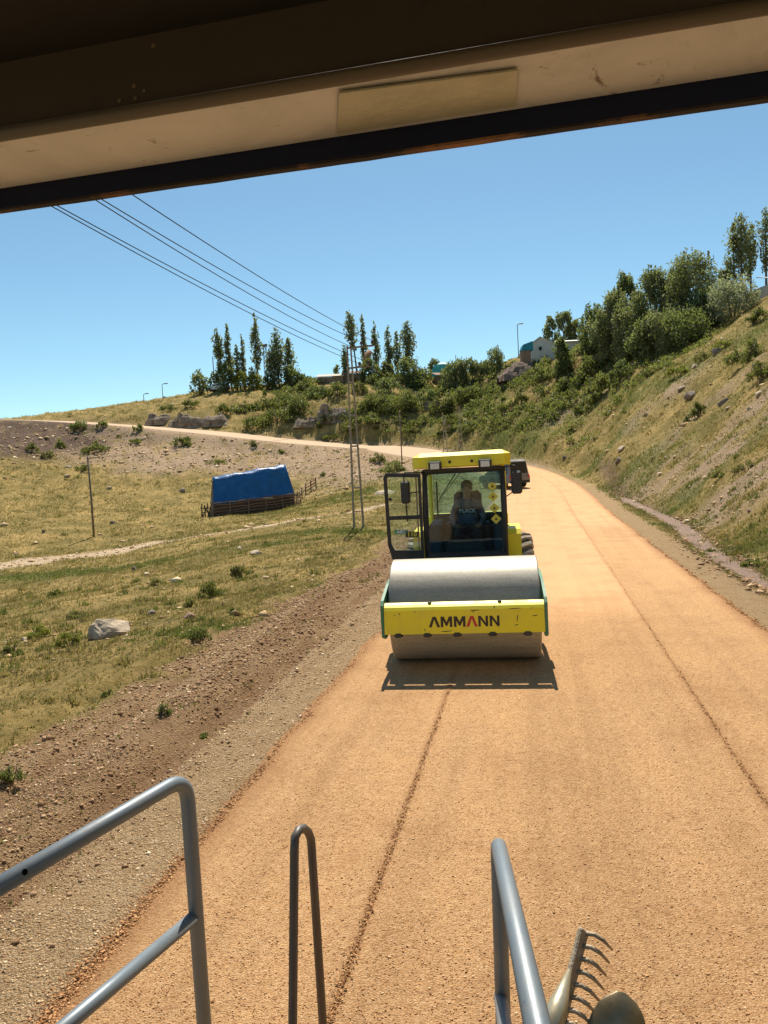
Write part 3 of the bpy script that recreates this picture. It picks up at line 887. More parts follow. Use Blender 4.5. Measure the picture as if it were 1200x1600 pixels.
    # wiper
    MB().tube([(-.12, 1.20, 2.74), (-.40, 1.195, 2.33)], .010, 6).tube([(-.05, 1.20, 2.74), (-.33, 1.19, 2.40)], .006, 6).tube([(-.44, 1.20, 2.62), (-.44, 1.20, 2.05)], .012, 6).build('wiper', PLAS, rt)
    MB().lathe([(0, .05), (.04, .045), (.05, 0)], (0.02, 1.19, 1.34), 'y', 16).build('wiper_motor', PLAS, rt)
    # side and rear glass
    MB().box((.665, 2.1, 2.1), (.008, 1.15, 1.2)).build('side_window', DGLASS, rt)
    MB().box((0, 2.72, 2.36), (1.24, .008, .74)).build('rear_window', DGLASS, rt)
    MB().box((.18, 2.73, 2.20), (.02, .02, .25), .004).box((.18, 2.73, 2.35), (.06, .02, .06), .004).build('rear_wiper', RED, rt)
    # --- roof
    rf = MB().hull([(-.82, 1.20, 2.84), (-.82, 1.20, 3.03), (-.72, 1.08, 2.86), (-.72, 1.10, 3.03), (.68, 1.08, 2.86), (.68, 1.10, 3.03), (.78, 1.20, 2.84), (.78, 1.20, 3.03),
                    (-.82, 2.85, 2.84), (-.82, 2.8, 3.05), (.78, 2.85, 2.84), (.78, 2.8, 3.05), (-.7, 1.3, 3.09), (.66, 1.3, 3.09), (.66, 2.7, 3.11), (-.7, 2.7, 3.11)]).build('roof', YEL, rt)
    MB().box((-.02, 1.42, 3.10), (.66, .10, .012), .003).build('roof_slot', CHAR, rf)
    for lx in (-.44, .37):
        h = MB().box((lx, 1.05, 2.875), (.21, .10, .155), .02).build('work_light', PLAS, rf)
        MB().box((lx, .998, 2.875), (.145, .012, .095), .004).build('lens', LENS, h)
    for lx in (-.2, .16):
        MB().lathe([(0, .024), (-.015, .02), (-.02, 0)], (lx, 1.075, 2.93), 'y', 12).build('bolt', CHAR, rf)
    # --- open door, swung forward beside the cab
    dy = 1.21
    oo = [(-1.30, 1.60), (-1.235, 1.35), (-.70, 1.33), (-.70, 2.77), (-1.28, 2.80), (-1.32, 2.72)]
    def ring(outer, inner, y0, y1):
        m = MB(); n = len(outer)
        vs = [(p[0], y0, p[1]) for p in outer] + [(p[0], y0, p[1]) for p in inner] + [(p[0], y1, p[1]) for p in outer] + [(p[0], y1, p[1]) for p in inner]
        fs = []
        for k in range(n):
            q = (k + 1) % n
            fs += [(k, q, n + q, n + k), (2 * n + k, 3 * n + k, 3 * n + q, 2 * n + q), (k, 2 * n + k, 2 * n + q, q), (n + k, n + q, 3 * n + q, 3 * n + k)]
        return m.add(vs, fs)
    inn = [(-1.245, 1.62), (-1.195, 1.50), (-.745, 1.49), (-.745, 2.70), (-1.235, 2.735), (-1.262, 2.71)]
    door = ring(oo, inn, dy - .03, dy + .02).box((-1.0, dy - .005, 2.045), (.56, .048, .065), .008).box((-.78, dy + .02, 2.1), (.025, .03, 1.2), .005).build('door', CHAR, rt)
    MB().prism([(-1.25, 2.07), (-.74, 2.07), (-.74, 2.705), (-1.25, 2.735)], (0, dy, 0), (1, 0, 0), (0, 0, 1), .006).build('upper_pane', DGLASS, door)
    lp = MB().prism([(-1.25, 2.02), (-1.25, 1.62), (-1.2, 1.495), (-.74, 1.485), (-.74, 2.02)], (0, dy, 0), (1, 0, 0), (0, 0, 1), .006).build('lower_pane', DGLASS, door)
    dg = MB().prism([(-1.185, 1.775), (-.97, 1.765), (-.95, 1.84), (-1.165, 1.85)], (0, dy - .004, 0), (1, 0, 0), (0, 0, 1), .003).build('decal', DECALG, door)
    dk = MB().prism([(-1.005, 1.715), (-.79, 1.705), (-.77, 1.80), (-.985, 1.81)], (0, dy - .008, 0), (1, 0, 0), (0, 0, 1), .003).build('decal', BRN, door)
    for (txt, x, z, sz, mt, par, yy) in (('ASC', -1.068, 1.807, .075, WHT, dg, dy - .012), ('110', -.888, 1.757, .095, DECALY, dk, dy - .015)):
        me = text_mesh(txt, sz, .004); me.transform(Matrix.Translation((x, yy, z)) @ Matrix.Rotation(R(90), 4, 'X') @ Matrix.Scale(1.15, 4, (1, 0, 0)))
        link_mesh('lettering', me, mt, par)
    MB().box((-1.22, dy - .05, 2.36), (.05, .05, .05), .01).build('door_handle', PLAS, door)
    MB().tube(fillet([(-.73, 1.22, 2.46), (-.86, 1.12, 2.46), (-.95, 1.10, 2.40)], .05), .010, 6).tube([(-.95, 1.10, 2.3), (-.95, 1.17, 1.98)], .012, 6).build('grab_bar', PLAS, rt)
    # --- mirrors
    for (mx, mz, arm) in ((-.95, 2.47, [(-.66, 1.22, 2.78), (-.96, 1.12, 2.80), (-.97, 1.09, 2.70), (-.95, 1.09, 2.6)]), (.86, 2.55, [(.66, 1.26, 2.80), (.84, 1.12, 2.83), (.87, 1.11, 2.75), (.86, 1.11, 2.65)])):
        h = MB().box((mx, 1.09, mz), (.155 if mx < 0 else .175, .07, .375), .032).build('mirror', PLAS, rt)
        MB().box((mx, 1.135, mz), (.12, .008, .32), .003).build('mirror_glass', MIRR, h)
        MB().tube(fillet(arm, .06), .011, 6).build('mirror_arm', PLAS, h, smooth=True)
    MB().tube([(.66, 1.26, 2.3), (.80, 1.14, 2.40)], .009, 6).build('mirror_stay', PLAS, rt)
    # --- inside the cab
    MB().box((-.02, 1.42, 1.42), (.66, .26, .34), .05).build('dashboard', PLAS, rt)
    MB().box((-.53, 1.98, 1.58), (.22, 1.30, .62), .04).build('side_console', CABIN, rt)
    MB().box((.55, 1.98, 1.58), (.18, 1.30, .62), .04).build('side_console', CABIN, rt)
    MB().box((0, 2.66, 1.65), (1.2, .05, .62), .02).build('rear_lining', CABIN, rt)
    sw = MB()
    ring_ = [(0.02 + .21 * math.cos(R(a)), 1.60 + .11 * math.sin(R(a)), 1.66 + .17 * math.sin(R(a))) for a in range(0, 361, 15)]
    sw.tube(ring_, .018, 8, False).tube([(.02 - .2, 1.6, 1.66), (.22, 1.6, 1.66)], .014, 6).tube([(.02, 1.6, 1.66), (.02, 1.45, 1.45)], .03, 8)
    sw.build('steering_wheel', PLAS, rt, smooth=True)
    st = MB().box((0.02, 2.18, 1.62), (.52, .5, .16), .05).box((.02, 2.46, 2.02), (.50, .14, .72), .06).build('seat', SEATM, rt)
    MB().box((0.02, 2.2, 1.42), (.36, .36, .28), .03).build('seat_base', PLAS, st)
    for s in (-1, 1):
        MB().box((.02 + s * .34, 2.1, 1.80), (.11, .42, .10), .03).box((.02 + s * .34, 2.2, 1.55), (.16, .5, .5), .04).build('armrest', PLAS, rt)
build_roller(roller)

# ---------------------------------------------------------------- operator in the cab
def build_operator():
    M = Matrix.Translation(ROLL_LOC) @ Matrix.Rotation(ROLL_RZ, 4, 'Z')
    root = empty('person', M @ Vector((.02, 2.16, 1.70)), ROLL_RZ)
    tag(root, 'person in a grey lettered sweatshirt seated behind the roller windscreen', 'person')
    V = []; E = []; RAD = []
    def node(p, r, par=None):
        V.append(p); RAD.append(r)
        if par is not None: E.append((par, len(V) - 1))
        return len(V) - 1
    pel = node((0, .02, .09), .145)
    sp = node((0, .05, .27), .135, pel)
    ch = node((0, .05, .43), .145, sp)
    nk = node((0, .035, .56), .062, ch)
    h0 = node((0, .015, .65), .068, nk)
    h1 = node((0, .0, .74), .092, h0)
    h2 = node((0, .01, .82), .078, h1)
    node((0, .015, .865), .035, h2)
    for s in (-1, 1):
        sh = node((s * .185, .045, .475), .075, ch)
        el = node((s * .285, -.07, .23), .05, sh)
        wr = node((s * .215, -.36, .13), .034, el)
        pm = node((s * .195, -.44, .13), .036, wr)
        for k, (dx, ln) in enumerate(((-.03, .07), (-.01, .082), (.012, .078), (.032, .06))):
            f1 = node((s * (.195 + dx), -.44 - ln * .55, .135), .010, pm)
            node((s * (.195 + dx), -.44 - ln, .10), .008, f1)
        t1 = node((s * .15, -.43, .14), .011, pm); node((s * .13, -.47, .125), .009, t1)
        hp = node((s * .10, -.02, .05), .10, pel)
        kn = node((s * .17, -.44, .06), .068, hp)
        an = node((s * .17, -.47, -.32), .045, kn)
        node((s * .175, -.62, -.36), .036, an)
    me = bpy.data.meshes.new('body')
    me.from_pydata(V, E, [])
    o = bpy.data.objects.new('body', me); COL.objects.link(o)
    o.modifiers.new('skin', 'SKIN'); ss = o.modifiers.new('sub', 'SUBSURF'); ss.levels = 2; ss.render_levels = 2
    for i, sv in enumerate(me.skin_vertices[0].data):
        sv.radius = (RAD[i] * (1.15 if i in (0, 1, 2) else 1), RAD[i] * (.85 if i in (0, 1, 2) else 1)); sv.use_root = (i == 0)
    dg = bpy.context.evaluated_depsgraph_get()
    m2 = bpy.data.meshes.new_from_object(o.evaluated_get(dg))
    bpy.data.objects.remove(o)
    m2.name = 'body'
    skin = pmat('skin', (.36, .20, .13), (.30, .16, .10), 10, .55)
    shirt = pmat('grey_sweatshirt', (.13, .17, .23), (.10, .135, .19), 7, .9, bscale=30)
    stripe = pmat('dark_chest_band', (.03, .035, .045), (.04, .045, .055), 9, .9)
    trous = pmat('dark_trousers', (.03, .035, .05), (.045, .05, .065), 9, .9)
    shoe = pmat('dark_shoe', (.02, .018, .016), (.03, .027, .024), 9, .6)
    for mt in (skin, shirt, stripe, trous, shoe): m2.materials.append(mt)
    for f in m2.polygons:
        c = f.center; f.use_smooth = True
        if c.z > .555 and abs(c.x) < .12: i = 0
        elif c.y < -.37 and .02 < c.z < .25 and abs(c.x) < .30 and abs(c.x) > .11 and c.z > .085: i = 0
        elif c.z < -.27: i = 4
        elif c.z < .13 and abs(c.x) < .28 and not (abs(c.x) > .2 and c.z > .11): i = 3
        elif .30 < c.z < .41 and abs(c.x) < .24 and c.y < .25: i = 2
        else: i = 1
        f.material_index = i
    body = bpy.data.objects.new('body', m2); COL.objects.link(body); body.parent = root
    hair = pmat('dark_hair', (.02, .014, .01), (.03, .02, .015), 30, .7)
    hm = MB()
    prof = []
    for (t, r) in ((-.05, .098), (0, .103), (.05, .096), (.085, .07), (.105, .03), (.108, 0)): prof.append((t, r))
    hm.lathe(prof, (0, .028, .79), 'z', 20); hm.build('hair', hair, root, smooth=True)
    for s in (-1, 1):
        MB().lathe([(-.012, 0), (-.008, .010), (0, .012), (.008, .010), (.012, 0)], (s * .034, -.083, .752), 'z', 10).build('eye', BRN, root, smooth=True)
        MB().hull([(s * .088 + a, .01 + b, .735 + c) for a in (-.01, .012) for b in (-.018, .022) for c in (-.03, .03)]).build('ear', skin, root)
    MB().hull([(-.012, -.085, .715), (.012, -.085, .715), (0, -.118, .716), (0, -.088, .76), (0, -.10, .708)]).build('nose', skin, root)
    MB().box((0, -.083, .685), (.045, .01, .010), .003).build('mouth', pmat('lips', (.25, .09, .07), None, 10, .5), root)
    tm = text_mesh('BLACK', .095, .004)
    tm.transform(Matrix.Translation((0, -.136, .355)) @ Matrix.Rotation(R(90), 4, 'X'))
    link_mesh('shirt_lettering', tm, WHT, root)
build_operator()

# ---------------------------------------------------------------- the machine the photo is taken from
TUBE = dusty_paint('grey_rail_paint', (.20, .235, .265), (.30, .22, .14), .35, .33, 6, .66, .25)
TUBEB = dusty_paint('brown_grey_rail_paint', (.12, .105, .095), (.30, .2, .12), .35, .35, 8, .66, .3)
def build_machine():
    rt = empty('paving_machine', (0, -.3, 0))
    tag(rt, 'dark canopy edge and grey tubular handrails of the machine above the road', 'paving machine')
    off = Vector((0, .3, 0))
    def L(p): return Vector(p) + off
    # canopy: a folded steel edge seen from below
    zb = 3.52
    def line(pl, pr, z): return Vector(G(*pl, z)), Vector(G(*pr, z))
    def ext(a, b, k=.55): return a + (a - b) * k, b + (b - a) * k
    def vplane(px, py, a, b):
        v = _fw + _rt * ((px - 600) / FPX) + _up * (-(py - 800) / FPX)
        n = Vector((b.y - a.y, a.x - b.x, 0)); v = Vector(v); c = Vector(CAM)
        return c + v * ((a - c).dot(n) / v.dot(n))
    a, b = line((0, 327), (1200, 151), zb)
    zt = (vplane(0, 297, a, b).z + vplane(1200, 108, a, b).z) / 2
    c, d = line((0, 214), (1200, 14), zt + .004)
    zu = (vplane(0, 95, c, d).z + vplane(600, -12, c, d).z) / 2
    a, b = ext(a, b); c, d = ext(c, d)
    fwd = Vector((a.y - b.y, b.x - a.x, 0)).normalized()
    up = Vector((0, 0, 1))
    def quadstrip(m, p, q, t, n=30, wob=0.0):
        """plate from line p to line q (each a pair), thickness vector t"""
        vs = []
        rnd = random.Random(4)
        for i in range(n + 1):
            k = i / n
            A = p[0].lerp(p[1], k); B = q[0].lerp(q[1], k)
            A = A + up * (rnd.uniform(-wob, wob))
            vs += [L(A), L(B), L(B + t), L(A + t)]
        fs = [(0, 1, 2, 3), (4 * n + 3, 4 * n + 2, 4 * n + 1, 4 * n)]
        for i in range(n):
            for e in range(4):
                f = (e + 1) % 4
                fs.append((i * 4 + e, i * 4 + 4 + e, i * 4 + 4 + f, i * 4 + f))
        m.add(vs, fs)
    navy = dusty_paint('navy_canopy_paint', (.012, .018, .045), (.02, .02, .035), .3, .5, 8)
    navy.node_tree.nodes['Principled BSDF'].inputs['Specular IOR Level'].default_value = .08
    rust = pmat('rusty_edge', (.02, .016, .018), (.20, .10, .05), 7, .85, lo=.52, hi=.66)
    def tan_mat():
        m, nt, b_ = new_mat('pale_canopy_underside')
        co = coords(nt)
        n1 = noise(nt, 3, 8, .7, co, .8); n2 = noise(nt, 9, 9, .78, co, 1.8)
        base = ramp(nt, n1.outputs[0], [(.3, (.40, .41, .40)), (.5, (.56, .57, .56)), (.7, (.66, .67, .66))])
        sp = ramp(nt, n2.outputs[0], [(.60, (0,) * 3), (.66, (.85,) * 3)])
        nt.links.new(mix(nt, sp, base, (.13, .075, .04)), b_.inputs['Base Color'])
        b_.inputs['Roughness'].default_value = .5
        nt.links.new(bump(nt, n1.outputs[0], .2, .01), b_.inputs['Normal'])
        return m
    tan = tan_mat()
    dbrown = dusty_paint('dark_canopy_inside', (.045, .040, .038), (.10, .08, .065), .4, .6, 5)
    m = MB(); quadstrip(m, (a, b), (a + up * (zt - zb), b + up * (zt - zb)), fwd * .012, 60, .0004); m.build('canopy_lip', navy, rt)
    m = MB(); quadstrip(m, (a - up * .003 - fwd * .001, b - up * .003 - fwd * .001), (a + up * .0015 - fwd * .001, b + up * .0015 - fwd * .001), fwd * .016, 60, .0005); m.build('rusty_lip_edge', rust, rt)
    zz = up * (zt - zb)
    tp = MB(); quadstrip(tp, (c, d), (a + zz - fwd * .001, b + zz - fwd * .001), up * .012); tp = tp.build('canopy_underside', tan, rt)
    # rounded seam between underside and inner face
    MB().tube([L(c + up * .004), L(d + up * .004)], .011, 10).build('seam', dusty_paint('seam_paint', (.10, .085, .065), (.2, .16, .1), .3, .4, 8), rt, smooth=True)
    m = MB(); quadstrip(m, (c + up * .006, d + up * .006), (Vector((c.x, c.y, zu)), Vector((d.x, d.y, zu))), fwd * .012); m.build('canopy_inner_face', dbrown, rt)
    # worn olive strip of tape on the underside
    def at(px, py): return Vector(G(px, py, zt - .0005))
    q = [at(527, 207), at(806, 163), at(808, 107), at(530, 143)]
    tape, nt, b_ = new_mat('olive_reflective_tape')
    co = coords(nt); n1 = noise(nt, 40, 6, .7, co); n0 = noise(nt, 7, 4, .6, co)
    nt.links.new(ramp(nt, n0.outputs[0], [(.3, (.36, .37, .29)), (.7, (.50, .51, .41))]), b_.inputs['Base Color'])
    b_.inputs['Metallic'].default_value = .35; b_.inputs['Roughness'].default_value = .38
    nt.links.new(bump(nt, n1.outputs[0], .5, .003), b_.inputs['Normal'])
    MB().add([L(v) for v in q] + [L(v - up * .003) for v in q], [(3, 2, 1, 0), (4, 5, 6, 7), (0, 1, 5, 4), (1, 2, 6, 5), (2, 3, 7, 6), (3, 0, 4, 7)]).build('reflective_tape', tape, tp)
    spot = pmat('pale_paint_spot', (.20, .17, .13), (.13, .10, .08), 40, .7)
    for (px, py, r) in ((187, 158, .005), (210, 135, .0055), (226, 142, .004), (212, 154, .005), (240, 72, .006)):
        v = vplane(px, py, c, d); MB().tube([L(v - fwd * .0005), L(v - fwd * .0016)], r * .6, 9).build('paint_spot', spot, rt)
    # roof sheet reaching back over the platform, carried by two rear posts
    back = -fwd * 3.0
    cu, du = Vector((c.x, c.y, zu)), Vector((d.x, d.y, zu))
    black = pmat('black_roof_lining', (.010, .010, .010), (.016, .014, .013), 6, .9)
    m = MB(); quadstrip(m, (cu, du), (cu + back, du + back), up * .02, 4); m.build('roof_lining', black, rt)
    m = MB(); quadstrip(m, (a + up * .16 + fwd * .01, b + up * .16 + fwd * .01), (a + back * 1.1 + up * .16, b + back * 1.1 + up * .16), up * .03, 4); m.build('canopy_roof', navy, rt)
    m = MB(); quadstrip(m, (a + zz, b + zz), (a + up * .16, b + up * .16), fwd * .012, 20); m.build('canopy_front', navy, rt)
    for k in (.22, .78):
        p = cu.lerp(du, k) + back * .95
        MB().box(L((p.x, p.y, (zu + 1.2) / 2)), (.08, .08, zu - 1.2), .01).build('roof_post', navy, rt)
    # deck and body of the machine
    MB().box((0, .35, 1.16), (2.4, 2.2, .06), .01).build('deck', CHAR, rt)
    MB().hull([(x, y, z) for x in (-1.15, 1.15) for (y, z) in ((-2.6, .35), (1.2, .35), (1.3, .8), (1.2, 1.12), (-2.6, 1.12))]).build('machine_body', CHAR, rt)
    for s in (-1, 1):
        MB().tube([(s * 1.0, -2.4 + 0, .40), (s * 1.0, .9, .40)], .38, 20).build('track', BLK, rt)
    # --- left handrail
    A = Vector(P(-120, 1460, 1.30)); B = Vector(P(290, 1215, 1.93))
    A.z = B.z = 2.165
    A = Vector(G(-140, 1466, 2.165)); B = Vector(G(291, 1213, 2.165))
    foot = Vector((B.x, B.y, 1.19)) + Vector(P(331, 1610, 1.93) - P(331, 1610, 1.93))
    m = MB().tube([L(p) for p in fillet([A, B, foot], .075, 10)], .0205, 20).build('left_handrail', TUBE, rt, smooth=True)
    C = B.lerp(foot, (2.165 - 1.765) / (2.165 - 1.19))
    D = C + (A - B)
    MB().tube([L(C), L(D)], .0185, 18).build('mid_rail', TUBE, m, smooth=True)
    hp = Vector(P(31, 1382, 1.54))
    hx = min((A.lerp(B, k / 200) for k in range(201)), key=lambda q: abs(proj(q)[0] - 31))
    dirn = (B - A).normalized(); tocam = (Vector(CAM) - hx).normalized(); side = (tocam - dirn * tocam.dot(dirn)).normalized()
    hq = hx + side * .0198 - up * .002
    MB().tube([L(hq), L(hq + side * .0022)], .0065, 12).build('bolt_hole', pmat('hole_black', (.003, .003, .003), None, 5, 1.0, spec=0), m)
    # --- narrow ladder handle in the middle
    p0 = Vector(P(457, 1640, 2.22)); p1 = Vector(P(460, 1330, 2.22)); p2 = Vector(P(487, 1325, 2.34)); p3 = Vector(P(507, 1640, 2.34))
    top = [p1, Vector(P(461, 1308, 2.225)), Vector(P(467, 1297, 2.25)), Vector(P(474, 1294, 2.28)), Vector(P(481, 1299, 2.31)), Vector(P(485.5, 1310, 2.33)), p2]
    e0 = p0 + (p0 - p1) * (1.0 * max(0, (p0.z - 1.19)) / max(.01, (p1.z - p0.z))); e3 = p3 + (p3 - p2) * (max(0, (p3.z - 1.19)) / max(.01, (p2.z - p3.z)))
    MB().tube([L(p) for p in [e0, p0] + top + [p3, e3]], .0135, 16).build('ladder_handle', TUBEB, rt, smooth=True)
    # --- right handrail
    t0 = Vector(P(778, 1316, 1.98)); t1 = Vector(P(848, 1640, 1.0)); t2 = t0 + (t1 - t0) * 1.5
    f = Vector((t0.x, t0.y, 1.19))
    k1 = Vector(P(772, 1322, 2.0)); k2 = Vector(P(786, 1640, 2.0)); k3 = k1 + (k2 - k1) * ((k1.z - 1.19) / (k1.z - k2.z))
    o = MB().tube([L(p) for p in fillet([t2, t0, k3], .05, 10)], .0205, 20).build('right_handrail', TUBE, rt, smooth=True)
    c0 = k1 + (k2 - k1) * ((1556 - 1322) / (1640 - 1322)); MB().tube([L(c0), L(c0 + (t1 - t0))], .0185, 18).build('mid_rail', TUBE, o, smooth=True)
    return rt
machine = build_machine()

# ---------------------------------------------------------------- rake and shovel standing on the deck
def build_tools():
    wood = pmat('worn_wood', (.30, .18, .085), (.18, .10, .045), 14, .7, bscale=50)
    rusty = pmat('worn_rake_steel', (.30, .235, .165), (.50, .41, .30), 45, .6, .55, bscale=160, bstr=.7, bdist=.004)
    pale = pmat('pale_socket_steel', (.60, .53, .38), (.45, .38, .25), 18, .35, .6)
    dark = pmat('dark_shovel_steel', (.32, .26, .16), (.20, .155, .09), 12, .4, .6, bscale=20, bstr=.15)
    # rake: head bar rises to the upper right, tines point right
    h0 = Vector(P(912, 1452, 1.62)); h1 = Vector(P(868, 1625, 1.50))
    root = empty('rake', (h1.x, h1.y, 1.19))
    tag(root, 'rake head with curved steel tines beside the right handrail', 'rake')
    o_ = Vector((h1.x, h1.y, 1.19))
    ax = (h0 - h1).normalized()
    tdir = (Vector(P(955, 1478, 1.66)) - h0); tl = tdir.length; tdir = (tdir - ax * tdir.dot(ax)).normalized()
    back = ax.cross(tdir).normalized()
    if (Vector(CAM) - h0).dot(back) < 0: back = -back
    rm = Matrix((tdir, back, ax)).transposed()
    mid = (h0 + h1) / 2
    MB().box(mid - o_, (.030, .012, (h0 - h1).length), .003, rm).build('head_bar', rusty, root)
    for k in range(9):
        t = .03 + k * .115
        px = 912 + (868 - 912) * t; py = 1452 + (1625 - 1452) * t; dd = 1.62 - .12 * t
        q = [P(px + 3, py + 1, dd), P(px + 18, py + 3, dd - .005), P(px + 32, py + 12, dd - .005), P(px + 46, py + 27, dd + .005)]
        MB().tube([Vector(v) - o_ for v in q], [.0052, .0050, .0044, .0028], 8).build('tine', rusty, root, smooth=True)
    s0 = Vector(P(890, 1515, 1.545)); s1 = Vector(P(850, 1640, 1.44)); s2 = Vector((s1.x - .05, s1.y - .12, 1.2))
    MB().tube([s0 - o_, s0.lerp(s1, .5) - o_, s1 - o_], [.004, .021, .026], 16).build('socket', pale, root, smooth=True)
    MB().tube([s1 - o_ - (s1 - s0) * .1, s2 - o_], .016, 12).build('handle', wood, root, smooth=True)
    # shovel: rounded blade
    b0 = Vector(P(966, 1549, 1.55)); bc = Vector(P(962, 1660, 1.50))
    r2 = empty('shovel', (bc.x, bc.y, 1.19)); o2 = Vector((bc.x, bc.y, 1.19))
    tag(r2, 'rounded dark steel shovel blade beside the rake', 'shovel')
    up_ = (b0 - bc).normalized(); rt_ = Vector(_rt); rt_ = (rt_ - up_ * rt_.dot(up_)).normalized(); nn = up_.cross(rt_)
    hgt = (b0 - bc).length
    vs = []; nu, nv = 13, 14
    for side in (0, 1):
        for j in range(nv + 1):
            t = j / nv
            half = .064 * math.sqrt(max(0.0, 1 - (max(0.0, t - .42) / .585) ** 2.3)) * (1 + .10 * (1 - t))
            for i in range(nu):
                u = -1 + 2 * i / (nu - 1)
                p = bc + up_ * (hgt * (t * 1.6 - .6)) + rt_ * (half * u + .012 * (t - .5)) - nn * (.013 * (1 - u * u) * min(1.0, half / .05)) + nn * (.003 * side)
                vs.append(p - o2)
    fs = []; m_ = (nv + 1) * nu
    for j in range(nv):
        for i in range(nu - 1):
            a = j * nu + i
            fs.append((a, a + 1, a + nu + 1, a + nu)); fs.append((m_ + a, m_ + a + nu, m_ + a + nu + 1, m_ + a + 1))
    rim = [j * nu for j in range(nv + 1)] + [nv * nu + i for i in range(1, nu)] + [j * nu + nu - 1 for j in range(nv - 1, -1, -1)] + [i for i in range(nu - 2, 0, -1)]
    for k in range(len(rim)):
        p, q = rim[k], rim[(k + 1) % len(rim)]
        fs.append((p, q, m_ + q, m_ + p))
    MB().add(vs, fs).build('blade', dark, r2, autosmooth=50)
    e = bc - up_ * hgt * .55
    MB().tube([e - o2, Vector((e.x, e.y - .12, 1.2)) - o2], .017, 12).build('handle', wood, r2, smooth=True)
build_tools()
# ================================================================ BUILDINGS, POLES, VEHICLES
POLEM = pmat('weathered_concrete', (.34, .30, .24), (.24, .21, .17), 5, .9, bscale=30)
WOODP = pmat('weathered_pole_wood', (.16, .12, .085), (.24, .19, .14), 6, .9, bscale=30)
WIRE = pmat('dark_wire', (.03, .03, .032), (.05, .05, .05), 5, .6)
INS = pmat('brown_insulator', (.10, .05, .03), (.06, .03, .02), 9, .3)
GALV = pmat('galvanised_steel', (.24, .24, .24), (.16, .16, .155), 8, .55, .4)

# ---- twin-legged power pole behind the shoulder
def a_pole(px0, px1, py, d_hint, h, label, arm=True, spread=None, name='power_pole'):
    b0 = T(px0, py); b1 = T(px1, py - 2)
    mid = Vector((b0 + b1) / 2)
    rt = empty(name, mid)
    tag(rt, label, 'power pole', 'twin-legged power poles')
    d = depth_of(mid); sp = (px1 - px0) * d / FPX if spread is None else spread
    xr = Vector((_r0[0], _r0[1], 0))
    top = Vector((0, 0, h))
    for s in (-1, 1):
        a = xr * (s * sp / 2) + Vector((0, 0, -.3)); b = top + xr * (s * .09)
        n = 14
        m = MB()
        # concrete leg with an open web: two flanges and rungs
        m.tube([a, b], [.062, .045], 6)
        m.build('leg', POLEM, rt)
    for t in (.22, .45, .62, .8):
        w = sp / 2 * (1 - t) + .09 * t
        MB().box((top * t), (w * 2 * xr.x + .02, w * 2 * abs(xr.y) + .07, .09), .01).build('rung', POLEM, rt)
    if arm:
        for (z, ln) in ((h - .12, 1.25), (h - 1.15, 1.0)):
            c = MB().tube([xr * -.12 + Vector((0, 0, z)), xr * ln + Vector((0, 0, z + .06))], .05, 6).build('crossarm', WOODP, rt)
            for k in (.55, 1.0):
                p = xr * (ln * k - .05) + Vector((0, 0, z + .05 * k))
                MB().lathe([(0, .03), (.10, .03), (.12, .075), (.18, .08), (.2, .06), (.26, .065), (.29, .0)], p, 'z', 10).build('insulator', INS, c, smooth=True)
    return rt, mid, h, xr
pole, pmid, ph, pxr = a_pole(553, 568, 824, 38, 9.35, 'tall twin-legged concrete power pole beside the gravel shoulder')
a_pole(693, 700, 716, 90, 5.2, 'left one of two distant twin-legged poles above the roller cab', False, .5)
a_pole(717, 724, 715, 92, 6.2, 'right one of two distant twin-legged poles above the roller cab', False, .5)

def plain_pole(px, py, h, r, label, arm=0.0, material=None, cat='utility pole', name='utility_pole', at=None):
    b = T(px, py) if at is None else np.array(at)
    rt = empty(name, b)
    tag(rt, label, cat)
    xr = Vector((_r0[0], _r0[1], 0))
    MB().tube([(0, 0, -.3), (0.03, 0, h * .5), (0, 0, h)], [r, r * .9, r * .75], 8).build('post', material or WOODP, rt, smooth=True)
    if arm > 0:
        MB().tube([xr * -.1 + Vector((0, 0, h - .15)), xr * arm + Vector((0, 0, h - .12))], r * .35, 6).build('crossarm', material or WOODP, rt)
    else:
        MB().lathe([(h, .04), (h + .1, .07), (h + .18, .06), (h + .22, 0)], (0, 0, 0), 'z', 8).build('insulator', INS, rt)
    return rt
plain_pole(147, 842, 6.1, .085, 'thin wooden pole standing alone in the left field', .9)
plain_pole(628, 722, 5.6, .07, 'thin pole on the slope left of the roller cab roof')
def skyline_at(px, d):
    p = P(px, 600, d); return on_ground(p[0], p[1])
plain_pole(335, 612, 6.4, .10, 'bare leaning post beside the poplars on the left skyline', at=skyline_at(335, 139))
plain_pole(714, 590, 4.2, .08, 'short post on the skyline above the shrub row', at=skyline_at(714, 128))

def street_lamp(px, d, h, label, arm=1.0):
    b = skyline_at(px, d)
    rt = empty('street_lamp', b); tag(rt, label, 'street lamp', 'street lamps on the skyline')
    xr = Vector((_r0[0], _r0[1], 0))
    MB().tube(fillet([(0, 0, -.2), (0, 0, h), tuple(xr * arm + Vector((0, 0, h + .12)))], .3), [.07] * 1 + [.06] * 7 + [.05], 8).build('post', GALV, rt, smooth=True)
    MB().box(xr * (arm + .25) + Vector((0, 0, h + .12)), (.75, .3, .16), .05).build('lamp_head', GALV, rt)
street_lamp(253, 139, 2.9, 'taller of two small street lamps on the left skyline', .5)
street_lamp(223, 143, 1.9, 'smaller of two street lamps on the left skyline', .4)
street_lamp(812, 122, 5.4, 'street lamp rising beside the house on the skyline', .35)

